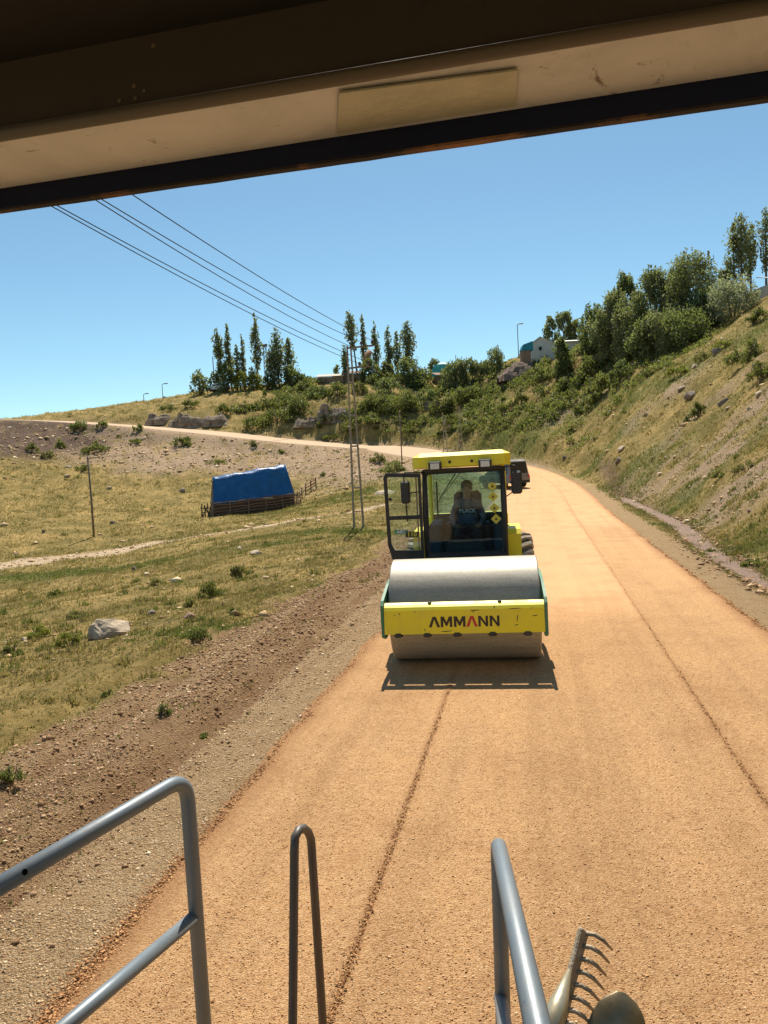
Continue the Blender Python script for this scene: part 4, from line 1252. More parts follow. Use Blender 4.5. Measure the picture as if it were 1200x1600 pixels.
def lattice_mast(px, d, h):
    b = skyline_at(px, d); rt = empty('lattice_mast', b)
    tag(rt, 'narrow steel lattice mast between the left poplars', 'mast')
    w = .32
    legs = [(-w, -w), (w, -w), (w, w), (-w, w)]
    for (x, y) in legs: MB().tube([(x, y, -.2), (x * .7, y * .7, h)], .05, 5).build('leg', GALV, rt)
    n = 9
    for k in range(n):
        z0 = h * k / n; z1 = h * (k + 1) / n
        m = MB()
        for i in range(4):
            a = legs[i]; c = legs[(i + 1) % 4]; s0 = 1 - .3 * k / n; s1 = 1 - .3 * (k + 1) / n
            m.tube([(a[0] * s0, a[1] * s0, z0), (c[0] * s1, c[1] * s1, z1)], .03, 4)
        m.build('brace', GALV, rt)
    MB().box((-.25, 0, h), (.5, .5, .5), .05).box((.3, 0, h + .05), (.45, .4, .5), .05).build('antenna_box', GALV, rt)
lattice_mast(417, 143, 8.2)

# ---- wires sweeping from the pole to the upper left
def wire(p0, p1, sag, r, label, group='overhead power lines'):
    p0 = Vector(p0); p1 = Vector(p1)
    n = 26; pts = []
    for i in range(n + 1):
        t = i / n
        pts.append(p0.lerp(p1, t) - Vector((0, 0, sag * 4 * t * (1 - t))))
    o = pts[0]
    m = MB().tube([p - o for p in pts], r, 5).build('power_line', WIRE)
    m.location = o
    tag(m, label, 'power line', group)
_zt = pmid.z + ph
def armp(k, z): return pmid + pxr * k + Vector((0, 0, z - pmid.z))
wire(armp(1.15, _zt + .22), P(175, 283, 15), .18, .013, 'topmost overhead wire leading up left from the near pole')
wire(armp(.55, _zt + .2), P(112, 283, 15), .2, .013, 'second overhead wire from the top, upper strand of its pair')
wire(armp(.1, _zt - .05), P(103, 283, 15), .22, .013, 'third overhead wire from the top, lower strand of its pair')
wire(armp(.9, _zt - .88), P(20, 283, 15), .2, .013, 'fourth overhead wire from the top, upper strand of the lowest pair')
wire(armp(.5, _zt - .95), P(11, 283, 15), .22, .013, 'lowest overhead wire leading up left from the near pole')
for k, (z, dz, px_, lab) in enumerate(((-.1, .3, 694, 'upper thin wire from the near pole to the distant poles'), (-1.0, .25, 718, 'lower thin wire from the near pole to the distant poles'))):
    q = T(px_, 715); wire(armp(.9, _zt + z), (q[0], q[1], q[2] + 5.1 + k * .9), .5, .010, lab, 'wires to the distant poles')
_p145 = T(147, 842)
wire((_p145[0], _p145[1], _p145[2] + 6.0), P(628, 655, 96), .6, .012, 'faint wire from the lone field pole across the valley', 'valley wires')

# ---- blue tarpaulin hut with its log fence
def build_hut():
    bl = T(333, 806); br = T(462, 792)
    bl = Vector(bl); br = Vector(br)
    z0 = min(bl.z, br.z)
    ux = Vector((br.x - bl.x, br.y - bl.y, 0)); Ln = ux.length; ux.normalize()
    uy = Vector((-ux.y, ux.x, 0)); uz = Vector((0, 0, 1))
    rt = empty('tarpaulin_hut', (bl.x, bl.y, z0))
    tag(rt, 'hut covered by a blue tarpaulin in the left meadow', 'hut')
    Wd = 3.6; He = .95; Hr = 3.55
    slope = (br.z - bl.z)
    rng = random.Random(8)
    def pt(u, v, w): return ux * (u * Ln) + uy * v + uz * (w + slope * u + (bl.z - z0))
    # cover: front slope, rounded ridge, back slope; edges pulled in at the right end
    nu = 28; prof = []
    for k in range(9): t = k / 8; prof.append((t * .95, He + (Hr - .32 - He) * t))
    prof += [(1.05, Hr - .14), (1.3, Hr - .02), (1.7, Hr + .02), (2.2, Hr - .05), (2.55, Hr - .3)]
    for k in range(5): t = (k + 1) / 5; prof.append((2.55 + t * 1.0, Hr - .3 - (Hr - .4 - He) * t))
    vs = []
    for i in range(nu + 1):
        u = i / nu
        for j, (v, w_) in enumerate(prof):
            hh = (w_ - He) / (Hr - He)
            uu = .035 * hh + u * (1 - .035 * hh - .075 * hh)
            rise = .18 * sstep(.35, .8, np.array(u)) * hh - .12 * (1 - sstep(0, .25, np.array(u))) * hh
            wr = .09 * math.sin(u * 17 + v * 2.2 + 1.5 * math.sin(w_ * 2)) * (1.1 - abs(hh - .6)) + .05 * math.sin(u * 41 - w_ * 5) - .12 * math.sin(u * math.pi * 3) ** 2 * hh + rng.uniform(-.02, .02)
            vs.append(pt(uu, v + wr * .7, w_ + float(rise) + wr * .6))
    npf = len(prof)
    fs = [(i * npf + j, (i + 1) * npf + j, (i + 1) * npf + j + 1, i * npf + j + 1) for i in range(nu) for j in range(npf - 1)]
    tarp, nt, b = new_mat('blue_tarpaulin')
    co = coords(nt); n1 = noise(nt, 1.6, 5, .6, co); n2 = noise(nt, 5, 5, .65, co)
    nt.links.new(ramp(nt, n1.outputs[0], [(.3, (.008, .085, .24)), (.6, (.012, .12, .33)), (.8, (.05, .2, .42))]), b.inputs['Base Color'])
    b.inputs['Roughness'].default_value = .35
    nt.links.new(bump(nt, n2.outputs[0], .5, .06), b.inputs['Normal'])
    cv = MB().add(vs, fs).build('tarpaulin', tarp, rt, smooth=True)
    md = cv.modifiers.new('thick', 'SOLIDIFY'); md.thickness = .02
    # gable end and low walls
    sack = pmat('brown_sackcloth', (.20, .15, .09), (.28, .21, .13), 3, .9, bscale=12, bstr=.4, bdist=.03)
    dark = pmat('dark_earth_wall', (.085, .05, .035), (.14, .09, .06), 4, .95, bscale=15, bstr=.6, bdist=.04)
    g = [pt(.004, 0, 0), pt(.004, .02, He + .02), pt(.02, .9, Hr - .45), pt(.035, 1.3, Hr - .12), pt(.035, 2.2, Hr - .12), pt(.004, 3.5, He), pt(.004, 3.55, 0)]
    th = ux * .08
    n = len(g); vv = g + [p + th for p in g]
    MB().add(vv, [tuple(range(n)), tuple(range(2 * n - 1, n - 1, -1))] + [(k, (k + 1) % n, n + (k + 1) % n, n + k) for k in range(n)]).build('gable_end', sack, rt)
    gr = [p + ux * (Ln - .10) - ux * 0 + uz * slope for p in g]
    gr = [pt(.985, 0, 0), pt(.985, .02, He), pt(.93, .9, Hr - .3), pt(.92, 1.3, Hr - .05), pt(.92, 2.2, Hr - .05), pt(.985, 3.5, He), pt(.985, 3.55, 0)]
    vv = gr + [p + th for p in gr]
    MB().add(vv, [tuple(range(n)), tuple(range(2 * n - 1, n - 1, -1))] + [(k, (k + 1) % n, n + (k + 1) % n, n + k) for k in range(n)]).build('gable_end', sack, rt)
    for v in (.03, 3.45):
        q = [pt(.01, v, -.2), pt(.985, v, -.2), pt(.985, v, He + .06), pt(.01, v, He + .06)]
        vv = q + [p + uy * .1 for p in q]
        MB().add(vv, [(0, 1, 2, 3), (7, 6, 5, 4), (0, 4, 5, 1), (1, 5, 6, 2), (2, 6, 7, 3), (3, 7, 4, 0)]).build('low_wall', dark, rt)
    # fence of thin logs in front of the wall
    logm = pmat('fence_log', (.26, .17, .12), (.17, .11, .075), 6, .85, bscale=20)
    fr = empty('log_fence', (bl.x, bl.y, z0))
    tag(fr, 'low fence of thin logs along the front of the blue hut', 'fence')
    for k, h in enumerate((.12, .36, .60, .84, 1.02)):
        m = MB()
        pts = []
        for i in range(11):
            u = -.03 + 1.10 * i / 10 * (1 if k < 3 else .97)
            pts.append(pt(u, -.32 + rng.uniform(-.03, .03), h + rng.uniform(-.05, .05) + (.10 * (1 - u) if k > 2 else 0)))
        m.tube(pts, [.045 + rng.uniform(-.008, .008) for _ in pts], 6).build('log', logm, fr, smooth=True)
    for u in (-.02, .2, .42, .63, .84, 1.0, 1.06):
        MB().tube([pt(u, -.38, -.25), pt(u + rng.uniform(-.01, .01), -.38, 1.12 + rng.uniform(-.1, .15))], .05, 6).build('post', logm, fr)
    MB().tube([pt(.6, -.42, 1.05), pt(.72, -.42, .92)], .05, 6).build('pale_board', pmat('pale_board', (.5, .45, .38), None, 5, .8), fr)
    # hurdle of crossed sticks left of the hut
    hb = T(323, 806)
    hu = empty('stick_hurdle', hb); tag(hu, 'small upright hurdle of crossed sticks left of the blue hut', 'hurdle')
    stm = pmat('dark_stick', (.07, .045, .032), (.12, .08, .055), 8, .9)
    for (x0, x1, z1, y) in ((-.42, -.36, 1.15, 0), (-.1, -.12, 1.0, .1), (.15, .12, 1.2, 0), (.42, .40, .85, .1), (-.42, .2, 1.0, .05), (.42, -.2, .9, -.05), (-.3, -.42, .8, .3), (.1, .4, .8, .3)):
        MB().tube([ux * x0 + uy * y + uz * -.15, ux * x1 + uy * y + uz * z1], .045, 6).build('stick', stm, hu)
    for z in (.35, .7):
        MB().tube([ux * -.48 + uz * z, ux * .48 + uz * (z + .05)], .04, 6).build('stick', stm, hu)
    # reddish gate beyond the fence end
    gb = Vector(T(478, 772)); gt = empty('reddish_gate', gb); tag(gt, 'weathered reddish gate leading away from the hut fence', 'gate')
    gm = pmat('reddish_gate_wood', (.22, .09, .07), (.15, .07, .05), 6, .85)
    e = Vector(T(494, 762)) - gb
    for h in (.35, .65, .95): MB().tube([uz * h, e + uz * (h + .05)], .05, 6).build('rail', gm, gt)
    for t in (0, .5, 1): MB().tube([e * t + uz * -.2, e * t + uz * 1.15], .06, 6).build('post', gm, gt)
    ex = br - gb
    rl = empty('rail_fence', gb); tag(rl, 'thin rail fence between the blue hut and the reddish gate', 'fence')
    a = Vector(T(466, 788)) - gb
    for h in (.5, .9): MB().tube([a + uz * h, uz * (h + .05)], .045, 6).build('rail', logm, rl)
    for t in (.0, .5): MB().tube([a * (1 - t) + uz * -.2, a * (1 - t) + uz * 1.1], .055, 6).build('post', logm, rl)
build_hut()

# ---- houses on the skyline
PLAST = pmat('pale_plaster', (.60, .56, .48), (.68, .64, .56), 1.2, .9, bscale=8, bstr=.3, bdist=.02)
MUD = pmat('mud_brick', (.24, .155, .10), (.31, .21, .14), 2.5, .95, bscale=9, bstr=.5, bdist=.03)
SHEET = pmat('pale_roof_sheet', (.72, .71, .68), (.6, .59, .56), 1.5, .45, .2, bscale=10, bstr=.2)
TAUPE = pmat('tan_roof_sheet', (.42, .36, .28), (.35, .30, .23), 1.5, .7)
TEAL = pmat('teal_tarpaulin', (.012, .20, .26), (.02, .26, .32), 2, .5, bscale=6, bstr=.4, bdist=.04)
TURQ = pmat('turquoise_tarpaulin', (.06, .42, .36), (.10, .48, .40), 2, .5, bscale=5, bstr=.5, bdist=.06)
REDR = pmat('red_roof_edge', (.24, .07, .045), (.3, .1, .06), 3, .7)
DGL = pmat('dark_window', (.012, .013, .016), (.02, .02, .024), 4, .15)

def house(name, base, rz, w, l, h, hr, wall, roofm, label, openings=(), roof_over=.25, cat='house'):
    """gable end w wide faces local -Y, ridge runs along +Y for l"""
    rt = empty(name, base, rz); tag(rt, label, cat)
    poly = [(-w / 2, -1.0), (w / 2, -1.0), (w / 2, h), (0, h + hr), (-w / 2, h)]
    wl = MB()
    for (y0, y1) in ((0, .25), (l - .25, l)):
        wl.prism(poly, (0, y1, 0), (1, 0, 0), (0, 0, 1), y1 - y0)
    for s in (-1, 1): wl.box((s * (w / 2 - .125), l / 2, h / 2 - .5), (.25 - .006, l - .5, h + 1.0))
    wl = wl.build('wall', wall, rt)
    for s in (-1, 1):
        nx = Vector((s * hr, 0, w / 2)).normalized()
        e = Vector((s * (w / 2 + .3), 0, h - hr * .3 / (w / 2))); r = Vector((0, 0, h + hr))
        q = [e + Vector((0, -roof_over, 0)), r + Vector((0, -roof_over, 0)), r + Vector((0, l + roof_over, 0)), e + Vector((0, l + roof_over, 0))]
        q = [p + nx * .02 for p in q]; vv = q + [p + nx * .07 for p in q]
        rf = MB().add(vv, [(0, 1, 2, 3), (7, 6, 5, 4), (0, 4, 5, 1), (1, 5, 6, 2), (2, 6, 7, 3), (3, 7, 4, 0)]).build('roof', roofm, rt)
    for (kind, x, z, ww, hh) in openings:
        f = MB().box((x, -.02, z), (ww + .16, .08, hh + .16), .01).build('window_frame', wall, rt)
        MB().box((x, -.05, z), (ww, .05, hh), .005).build('pane', DGL, f)
    return rt

def face_rz(dx, dy): return math.atan2(-dx, dy)
hb = P(846, 560, 112); hb = np.array([hb[0], hb[1], float(ground_z(hb[0], hb[1])[0]) - .2])
_eave = P(846, 541, 112)[2] - hb[2]
# the gable looks down the valley towards the road, the ridge runs back to the right
h1 = house('gable_house', hb, YAW + face_rz(.45, .89), 4.6, 9.5, _eave, P(846, 527, 112)[2] - P(846, 541, 112)[2], PLAST, SHEET, 'white gabled house with a pale metal roof on the right skyline', [('w', -.1, _eave - .35, .42, .55)])
# lean-to with teal cover at the house's left side
lt = P(821, 556, 110); ltz = float(ground_z(lt[0], lt[1])[0])
l1 = empty('lean_to_shed', (lt[0], lt[1], ltz), YAW); tag(l1, 'small mud shed with a teal cover leaning on the white house', 'shed')
_lh = P(821, 549, 110)[2] - ltz
MB().box((0, 0, _lh / 2 - .5), (1.3, 1.6, _lh + 1.0), .04).build('wall', MUD, l1)
MB().hull([(-.75, -.9, _lh), (-.75, .9, _lh), (1.0, -.9, _lh), (1.0, .9, _lh), (-.4, -.8, _lh + .9), (1.0, -.8, _lh + 1.35), (-.4, .8, _lh + .9), (1.0, .8, _lh + 1.35), (-.7, 0, _lh + .5)]).build('teal_cover', TEAL, l1)

def low_building(px, py, d, w, dp, h, wall, roofm, label, rz=0.0, sag=.0):
    b = P(px, py, d); z = float(ground_z(b[0], b[1])[0])
    H = max(.8, P(px, py - 1, d)[2] - z + h)
    rt = empty('flat_roofed_house', (b[0], b[1], z), YAW + rz); tag(rt, label, 'house')
    MB().box((0, 0, H / 2 - .5), (w, dp, H + 1.0), .05).build('wall', wall, rt)
    MB().hull([(-w / 2 - .2, -dp / 2 - .3, H), (w / 2 + .2, -dp / 2 - .3, H), (-w / 2 - .2, dp / 2, H + .75), (w / 2 + .2, dp / 2, H + .75), (-w / 2 - .2, -dp / 2 - .3, H + .1), (w / 2 + .2, -dp / 2 - .3, H + .1), (-w / 2 - .2, dp / 2, H + .85), (w / 2 + .2, dp / 2, H + .85)]).build('roof', roofm, rt)
    return rt
low_building(517, 594, 134, 4.6, 3.2, .2, MUD, TAUPE, 'low house with a pale tan roof left of the tall power pole top')
low_building(551, 594, 135, 3.4, 3.0, 0.9, MUD, MUD, 'low mud brick building right of the tan-roofed house')
low_building(697, 600, 128, 4.0, 3.0, .2, MUD, MUD, 'low mud building under the turquoise cover', .2)
low_building(905, 556, 112, 6.0, 4.0, .6, PLAST, SHEET, 'long low pale-roofed shed right of the white house')
# turquoise cover heaped beside it
tb = P(692, 582, 133); tz = float(ground_z(tb[0], tb[1])[0])
def heap(name, base, w, dp, h, material, label, cat, seed):
    n, k = 20, 9; rng = np.random.RandomState(seed)
    vs = []
    for j in range(k + 1):
        t = j / k; r = math.cos(t * math.pi / 2) ** .7
        for i in range(n):
            a = 2 * math.pi * i / n
            q = 1 + .12 * math.sin(a * 3 + seed) + .07 * math.sin(a * 7 + t * 4) + rng.uniform(-.03, .03)
            vs.append((w / 2 * r * math.cos(a) * q, dp / 2 * r * math.sin(a) * q, -.4 + (h + .4) * math.sin(t * math.pi / 2) + rng.uniform(-.03, .03)))
    fs = [(j * n + i, j * n + (i + 1) % n, (j + 1) * n + (i + 1) % n, (j + 1) * n + i) for j in range(k) for i in range(n)]
    o = MB().add(vs, fs).build(name, material, None, smooth=True); o.location = base
    tag(o, label, cat); return o
heap('covered_haystack', (tb[0], tb[1], tz), 4.2, 3, max(2.0, P(692, 567, 133)[2] - tz), TURQ, 'turquoise tarpaulin heaped over a stack on the skyline', 'haystack', 3)
# house corner at the right edge of the frame
rb = P(1206, 462, 80); rz_ = float(ground_z(rb[0], rb[1])[0])
rh = empty('red_roofed_house', (rb[0], rb[1], rz_), YAW + R(10)); tag(rh, 'house corner with pale roof and red eave at the right edge', 'house')
_H = max(1.0, P(1206, 461, 80)[2] - rz_)
MB().box((1.6, 0, _H / 2 - .5), (4.6, 3.5, _H + 1.0), .04).build('wall', PLAST, rh)
MB().box((1.6, -1.82, _H + .08), (5.0, .12, .22), .02).build('eave', REDR, rh)
MB().hull([(-.9, -1.9, _H + .2), (4.1, -1.9, _H + .2), (-.5, 1.8, _H + 1.2), (4.1, 1.8, _H + 1.2), (-.9, -1.9, _H + .27), (4.1, -1.9, _H + .27), (-.5, 1.8, _H + 1.3), (4.1, 1.8, _H + 1.3)]).build('roof', SHEET, rh)
# big rusty dish
db = P(577, 592, 133); dz = float(ground_z(db[0], db[1])[0])
ds = empty('satellite_dish', (db[0], db[1], dz), YAW); tag(ds, 'large rusty orange satellite dish in front of the right poplars', 'satellite dish')
dh = P(574, 555, 133)[2] - dz
MB().tube([(0, .3, -.3), (0, .3, dh)], .12, 8).build('mast', WOODP, ds)
m = MB().lathe([(.0, .0), (.03, .4), (.12, .8), (.26, 1.15), (.30, 1.15), (.16, .8), (.07, .4), (.05, 0)], (0, 0, 0), 'y', 28).build('dish', pmat('rusty_orange_metal', (.42, .21, .10), (.33, .16, .08), 3, .8), ds, smooth=True)
m.location = (-.3, -.1, dh); m.rotation_euler = (R(-28), R(-28), R(-38))
MB().tube([(-.3, -.1, dh - .9), (-.05, -1.2, dh + .25)], .03, 5).build('feed_arm', GALV, ds)

# ---- vehicles
def car(name, base, rz, paint, label, L_=4.5, W_=1.78, H_=1.85, van=True):
    rt = empty(name, base, rz); tag(rt, label, 'car')
    # side outline (y forward, z) of a tall wagon
    low = [(-L_ / 2, .38), (-L_ / 2 - .02, .75), (-L_ / 2 + .05, 1.02), (L_ / 2 - 1.15, 1.06), (L_ / 2 - .12, .92), (L_ / 2, .72), (L_ / 2 - .02, .38)]
    hw = W_ / 2
    def shell(pro, inset_fn):
        pts = []
        for (y, z) in pro:
            for s in (-1, 1): pts.append((s * inset_fn(z), y, z))
        return pts
    body = MB().hull(shell(low, lambda z: hw if z < .95 else hw - .05)).build('body', paint, rt)
    top = [(-L_ / 2 + .05, 1.0), (-L_ / 2 + .22, H_ - .12), (-L_ / 2 + .45, H_), (.55, H_), (.95, H_ - .12), (L_ / 2 - 1.1, 1.02)]
    gh = MB().hull(shell(top, lambda z: hw - .05 - .16 * (z - 1.0) / (H_ - 1.0))).build('cabin', paint, rt)
    gls = pmat('car_glass', (.012, .014, .017), (.02, .022, .025), 3, .08)
    for s in (-1, 1):
        for (y0, y1) in ((-L_ / 2 + .35, -L_ / 2 + 1.3), (-L_ / 2 + 1.38, -.05), (.03, .95)):
            z0, z1 = 1.08, H_ - .2
            f = lambda z: s * (hw - .05 - .16 * (z - 1.0) / (H_ - 1.0) + .006)
            tr = .18 if y1 > .5 else 0
            MB().hull([(f(z0), y0, z0), (f(z0), y1, z0), (f(z1), y1 - tr * 1.8, z1), (f(z1), y0 + (.1 if y0 < -1.5 else 0), z1), (f(z0) - s * .03, y0, z0), (f(z0) - s * .03, y1, z0), (f(z1) - s * .03, y1 - tr * 1.8, z1), (f(z1) - s * .03, y0, z1)]).build('side_window', gls, gh)
    MB().hull([(s * (hw - .2), y, z) for s in (-1, 1) for (y, z) in ((-L_ / 2 + .055, 1.1), (-L_ / 2 + .20, H_ - .2), (-L_ / 2 + .10, 1.1), (-L_ / 2 + .25, H_ - .2))]).build('rear_window', gls, gh)
    MB().hull([(s * (hw - .18), y, z) for s in (-1, 1) for (y, z) in ((.99, H_ - .16), (L_ / 2 - 1.09, 1.08), (.93, H_ - .16), (L_ / 2 - 1.2, 1.08))]).build('front_window', gls, gh)
    for s in (-1, 1):
        MB().box((s * (hw - .12), -L_ / 2 - .01, .85), (.16, .06, .24), .02).build('tail_light', RED, rt)
        MB().box((s * (hw - .2), L_ / 2 - .03, .75), (.3, .06, .16), .02).build('headlight', LENS, rt)
        MB().box((s * (hw + .08), 1.05, 1.12), (.16, .09, .12), .03).build('mirror', PLAS, rt)
        for y in (-L_ / 2 + .8, L_ / 2 - .85):
            t = MB().lathe([(-.11, .2), (-.11, .30), (-.08, .335), (.08, .335), (.11, .30), (.11, .2)], (s * (hw - .09), y, .335), 'x', 20).build('wheel', BLK, rt, smooth=True)
            MB().lathe([(s * .09, .21), (s * .07, .12), (s * .1, .05), (s * .1, 0)], (s * (hw - .09), y, .335), 'x', 16).build('rim', GALV, t, smooth=True)
    MB().box((0, -L_ / 2 - .03, .45), (W_ - .1, .12, .2), .04).build('rear_bumper', PLAS, rt)
    return rt
PAINTG = dusty_paint('grey_car_paint', (.20, .20, .19), (.34, .28, .2), .5, .3, 1.5)
PAINTW = pmat('white_car_paint', (.72, .72, .70), (.65, .65, .63), 2, .25)
vb = P(806, 752, 58)
vz = float(road_coord(np.array([vb[0]]), np.array([vb[1]]))[1][0]) + .016
car('parked_car', (vb[0] - .95, vb[1] + .4, vz), R(34), PAINTG, 'dark grey estate car on the road behind the roller', 4.6, 1.85, 2.15)
wb = skyline_at(341, 139)
car('parked_car', (wb[0], wb[1], wb[2] - .2), R(75), PAINTW, 'small white car parked below the left poplars', 4.2, 1.7, 1.5)
# ================================================================ VEGETATION AND ROCKS
FOL = {
    'poplar': foliage_mat('poplar_leaves', (.075, .088, .045), (.33, .34, .20)),
    'willow': foliage_mat('willow_leaves', (.07, .088, .040), (.36, .37, .19)),
    'silver': foliage_mat('silver_willow_leaves', (.16, .18, .11), (.56, .57, .43)),
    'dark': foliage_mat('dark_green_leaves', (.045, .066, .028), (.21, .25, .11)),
    'green': foliage_mat('green_leaves', (.058, .070, .022), (.235, .24, .088)),
    'yellow': foliage_mat('yellow_green_leaves', (.11, .115, .018), (.36, .34, .075)),
    'olive': foliage_mat('olive_leaves', (.050, .052, .018), (.17, .16, .06)),
    'dry': foliage_mat('dry_leaves', (.10, .080, .035), (.30, .235, .12)),
}
BARK = pmat('grey_bark', (.13, .105, .08), (.20, .17, .13), 5, .9, bscale=18, bstr=.5, bdist=.02)

def leaf_mesh(name, pos, size, rnd, rng, upb=0.4, asp=.5):
    n = len(pos)
    a = rng.normal(size=(n, 3)); a /= np.linalg.norm(a, axis=1)[:, None]
    a[:, 2] += upb; a /= np.linalg.norm(a, axis=1)[:, None]
    b = np.cross(a, rng.normal(size=(n, 3))); b /= np.linalg.norm(b, axis=1)[:, None] + 1e-9
    s = size * rng.uniform(.65, 1.35, n)
    A = a * s[:, None]; B = b * (s * asp)[:, None]
    v = np.stack([pos - A, pos + B - A * .1, pos + A, pos - B - A * .1], 1).reshape(-1, 3)
    f = np.arange(4 * n).reshape(n, 4)
    me = fast_mesh(name, v, f)
    attr(me, 'rnd', np.repeat(np.clip(rnd, 0, 1), 4))
    return me

def crown(centers, radii, n, rng, clump_tone=.5):
    """points spread through ellipsoidal clumps; returns positions + tone"""
    centers = np.asarray(centers); radii = np.asarray(radii)
    wgt = radii[:, 0] * radii[:, 2]; wgt = wgt / wgt.sum()
    k = rng.choice(len(centers), n, p=wgt)
    d = rng.normal(size=(n, 3)); d /= np.linalg.norm(d, axis=1)[:, None]
    r = rng.uniform(.15, 1, n) ** .5 * rng.uniform(.85, 1.12, n)
    pos = centers[k] + d * radii[k] * r[:, None]
    tone = rng.uniform(.1, .9, len(centers))
    return pos, clump_tone * tone[k] + (1 - clump_tone) * rng.uniform(0, 1, n)

def poplar(base, h, w, d, tone, label, seed, group='poplars on the skyline', lean=0.0, t0=.12, dens=1.0, open_=0.0, name='poplar_tree'):
    rng = np.random.RandomState(seed)
    rt = empty(name, base); tag(rt, label, 'tree', group)
    ln = Vector((_r0[0], _r0[1], 0)) * lean * h
    MB().tube([(0, 0, -.4), ln * .35 + Vector((0, 0, h * .45)), ln * .95 + Vector((0, 0, h * .92))], [.05 + .012 * h, .035 + .007 * h, .02], 7).build('trunk', BARK, rt, smooth=True)
    s = max(.02, .0020 * d)
    C, Rr = [], []
    nc = int(34 + 10 * w)
    for i in range(nc):
        t = t0 + (1 - t0) * (i + rng.uniform(0, 1)) / nc
        u = (t - t0) / (1 - t0)
        rm = w / 2 * min(1.0, (.30 + 1.9 * u) if u < .35 else 1.0) * (1 - max(0, (u - .45) / .55) ** 1.7 * .9)
        if rng.uniform() < open_: continue
        a = rng.uniform(0, 2 * math.pi); r = rm * rng.uniform(.15, .8)
        c = np.array([r * math.cos(a), r * math.sin(a), h * t]) + np.array(ln) * t
        C.append(c); q = rm * rng.uniform(.32, .55) + .15
        Rr.append((q, q, q * rng.uniform(1.6, 2.6)))
    n = int(min(14000, 3.0 * dens * w * h * (1 - t0) / (s * s)))
    pos, tn = crown(C, Rr, n, rng, .45)
    pos = pos[pos[:, 2] < h * 1.02]; tn = tn[:len(pos)]
    link_mesh('crown', leaf_mesh('crown', pos, s, tn, rng, .9, .45), FOL[tone], rt)
    return rt

def broad_tree(base, h, w, d, tone, label, seed, group=None, name='willow_tree', upb=.7, low=.05, spikes=0, dens=1.0, cat='tree'):
    rng = np.random.RandomState(seed)
    rt = empty(name, base); tag(rt, label, cat, group)
    m = MB()
    ns = 4
    for k in range(ns):
        a = 2 * math.pi * (k + rng.uniform(0, .7)) / ns; r = w * rng.uniform(.12, .32)
        m.tube([(.05 * math.cos(a), .05 * math.sin(a), -.4), (r * .5 * math.cos(a), r * .5 * math.sin(a), h * .35), (r * math.cos(a), r * math.sin(a), h * .75)], [.03 + .014 * h, .025 + .009 * h, .015], 6)
    m.build('trunk', BARK, rt, smooth=True)
    s = max(.02, .0020 * d)
    C, Rr = [], []
    nc = int(30 + 3 * w * h ** .5)
    for i in range(nc):
        z = low + (1 - low) * rng.uniform(0, 1) ** .8
        rm = w / 2 * math.sqrt(max(.04, 1 - ((max(z, .30) - .38) / .66) ** 2))
        a = rng.uniform(0, 2 * math.pi); r = rm * rng.uniform(.35, .92)
        C.append((r * math.cos(a), r * math.sin(a), h * z * .93)); q = w * rng.uniform(.10, .19)
        Rr.append((q, q, q * rng.uniform(1.1, 1.9)))
    n = int(min(14000, 4.2 * dens * w * h / (s * s)))
    pos, tn = crown(C, Rr, n, rng, .5)
    if spikes:
        for k in range(spikes):
            a = rng.uniform(0, 2 * math.pi); r = w * .3 * rng.uniform()
            z = rng.uniform(0, 1, 40)
            sp = np.stack([r * math.cos(a) + rng.normal(0, .04, 40), r * math.sin(a) + rng.normal(0, .04, 40), h * (.85 + .22 * z)], 1)
            pos = np.concatenate([pos, sp]); tn = np.concatenate([tn, rng.uniform(0, .5, 40)])
    keep = pos[:, 2] > -.15
    link_mesh('crown', leaf_mesh('crown', pos[keep], s, tn[keep], rng, upb, .42), FOL[tone], rt)
    return rt

def bush(px, py, wpx, hpx, tone, label, seed, group=None, name='shrub', upb=.9, at=None, dens=1.0, cat='shrub'):
    b = T(px, py) if at is None else np.array(at)
    d = depth_of(b); w = wpx * d / FPX; h = hpx * d / FPX
    rng = np.random.RandomState(seed)
    rt = empty(name, b); tag(rt, label, cat, group)
    m = MB()
    for k in range(5):
        a = rng.uniform(0, 6.28); r = w * rng.uniform(.1, .35)
        m.tube([(r * .2 * math.cos(a), r * .2 * math.sin(a), -.1 * h), (r * math.cos(a), r * math.sin(a), h * .75)], [.02 * h + .005, .006 * h + .002], 5)
    m.build('stem', BARK, rt)
    s = max(.012, .0018 * d)
    C, Rr = [], []
    for i in range(int(12 + 2.2 * w)):
        a = rng.uniform(0, 6.28); u = rng.uniform() ** .5
        z = (1 - u * u * .75) * rng.uniform(.2, .92)
        C.append((w / 2 * u * math.cos(a) * .85, w * .42 * u * math.sin(a) * .85, h * z)); q = w * rng.uniform(.09, .2)
        Rr.append((q, q, h * rng.uniform(.12, .30)))
    n = int(min(7000, 4.0 * dens * w * h / (s * s)))
    pos, tn = crown(C, Rr, max(n, 60), rng, .5)
    pos = pos[pos[:, 2] > -.1 * h]; tn = tn[:len(pos)]
    link_mesh('foliage', leaf_mesh('foliage', pos, s, tn, rng, upb, .38), FOL[tone], rt)
    return rt

def tall(px, top, d):
    b = skyline_at(px, d)
    return b, P(px, top, d)[2] - b[2]

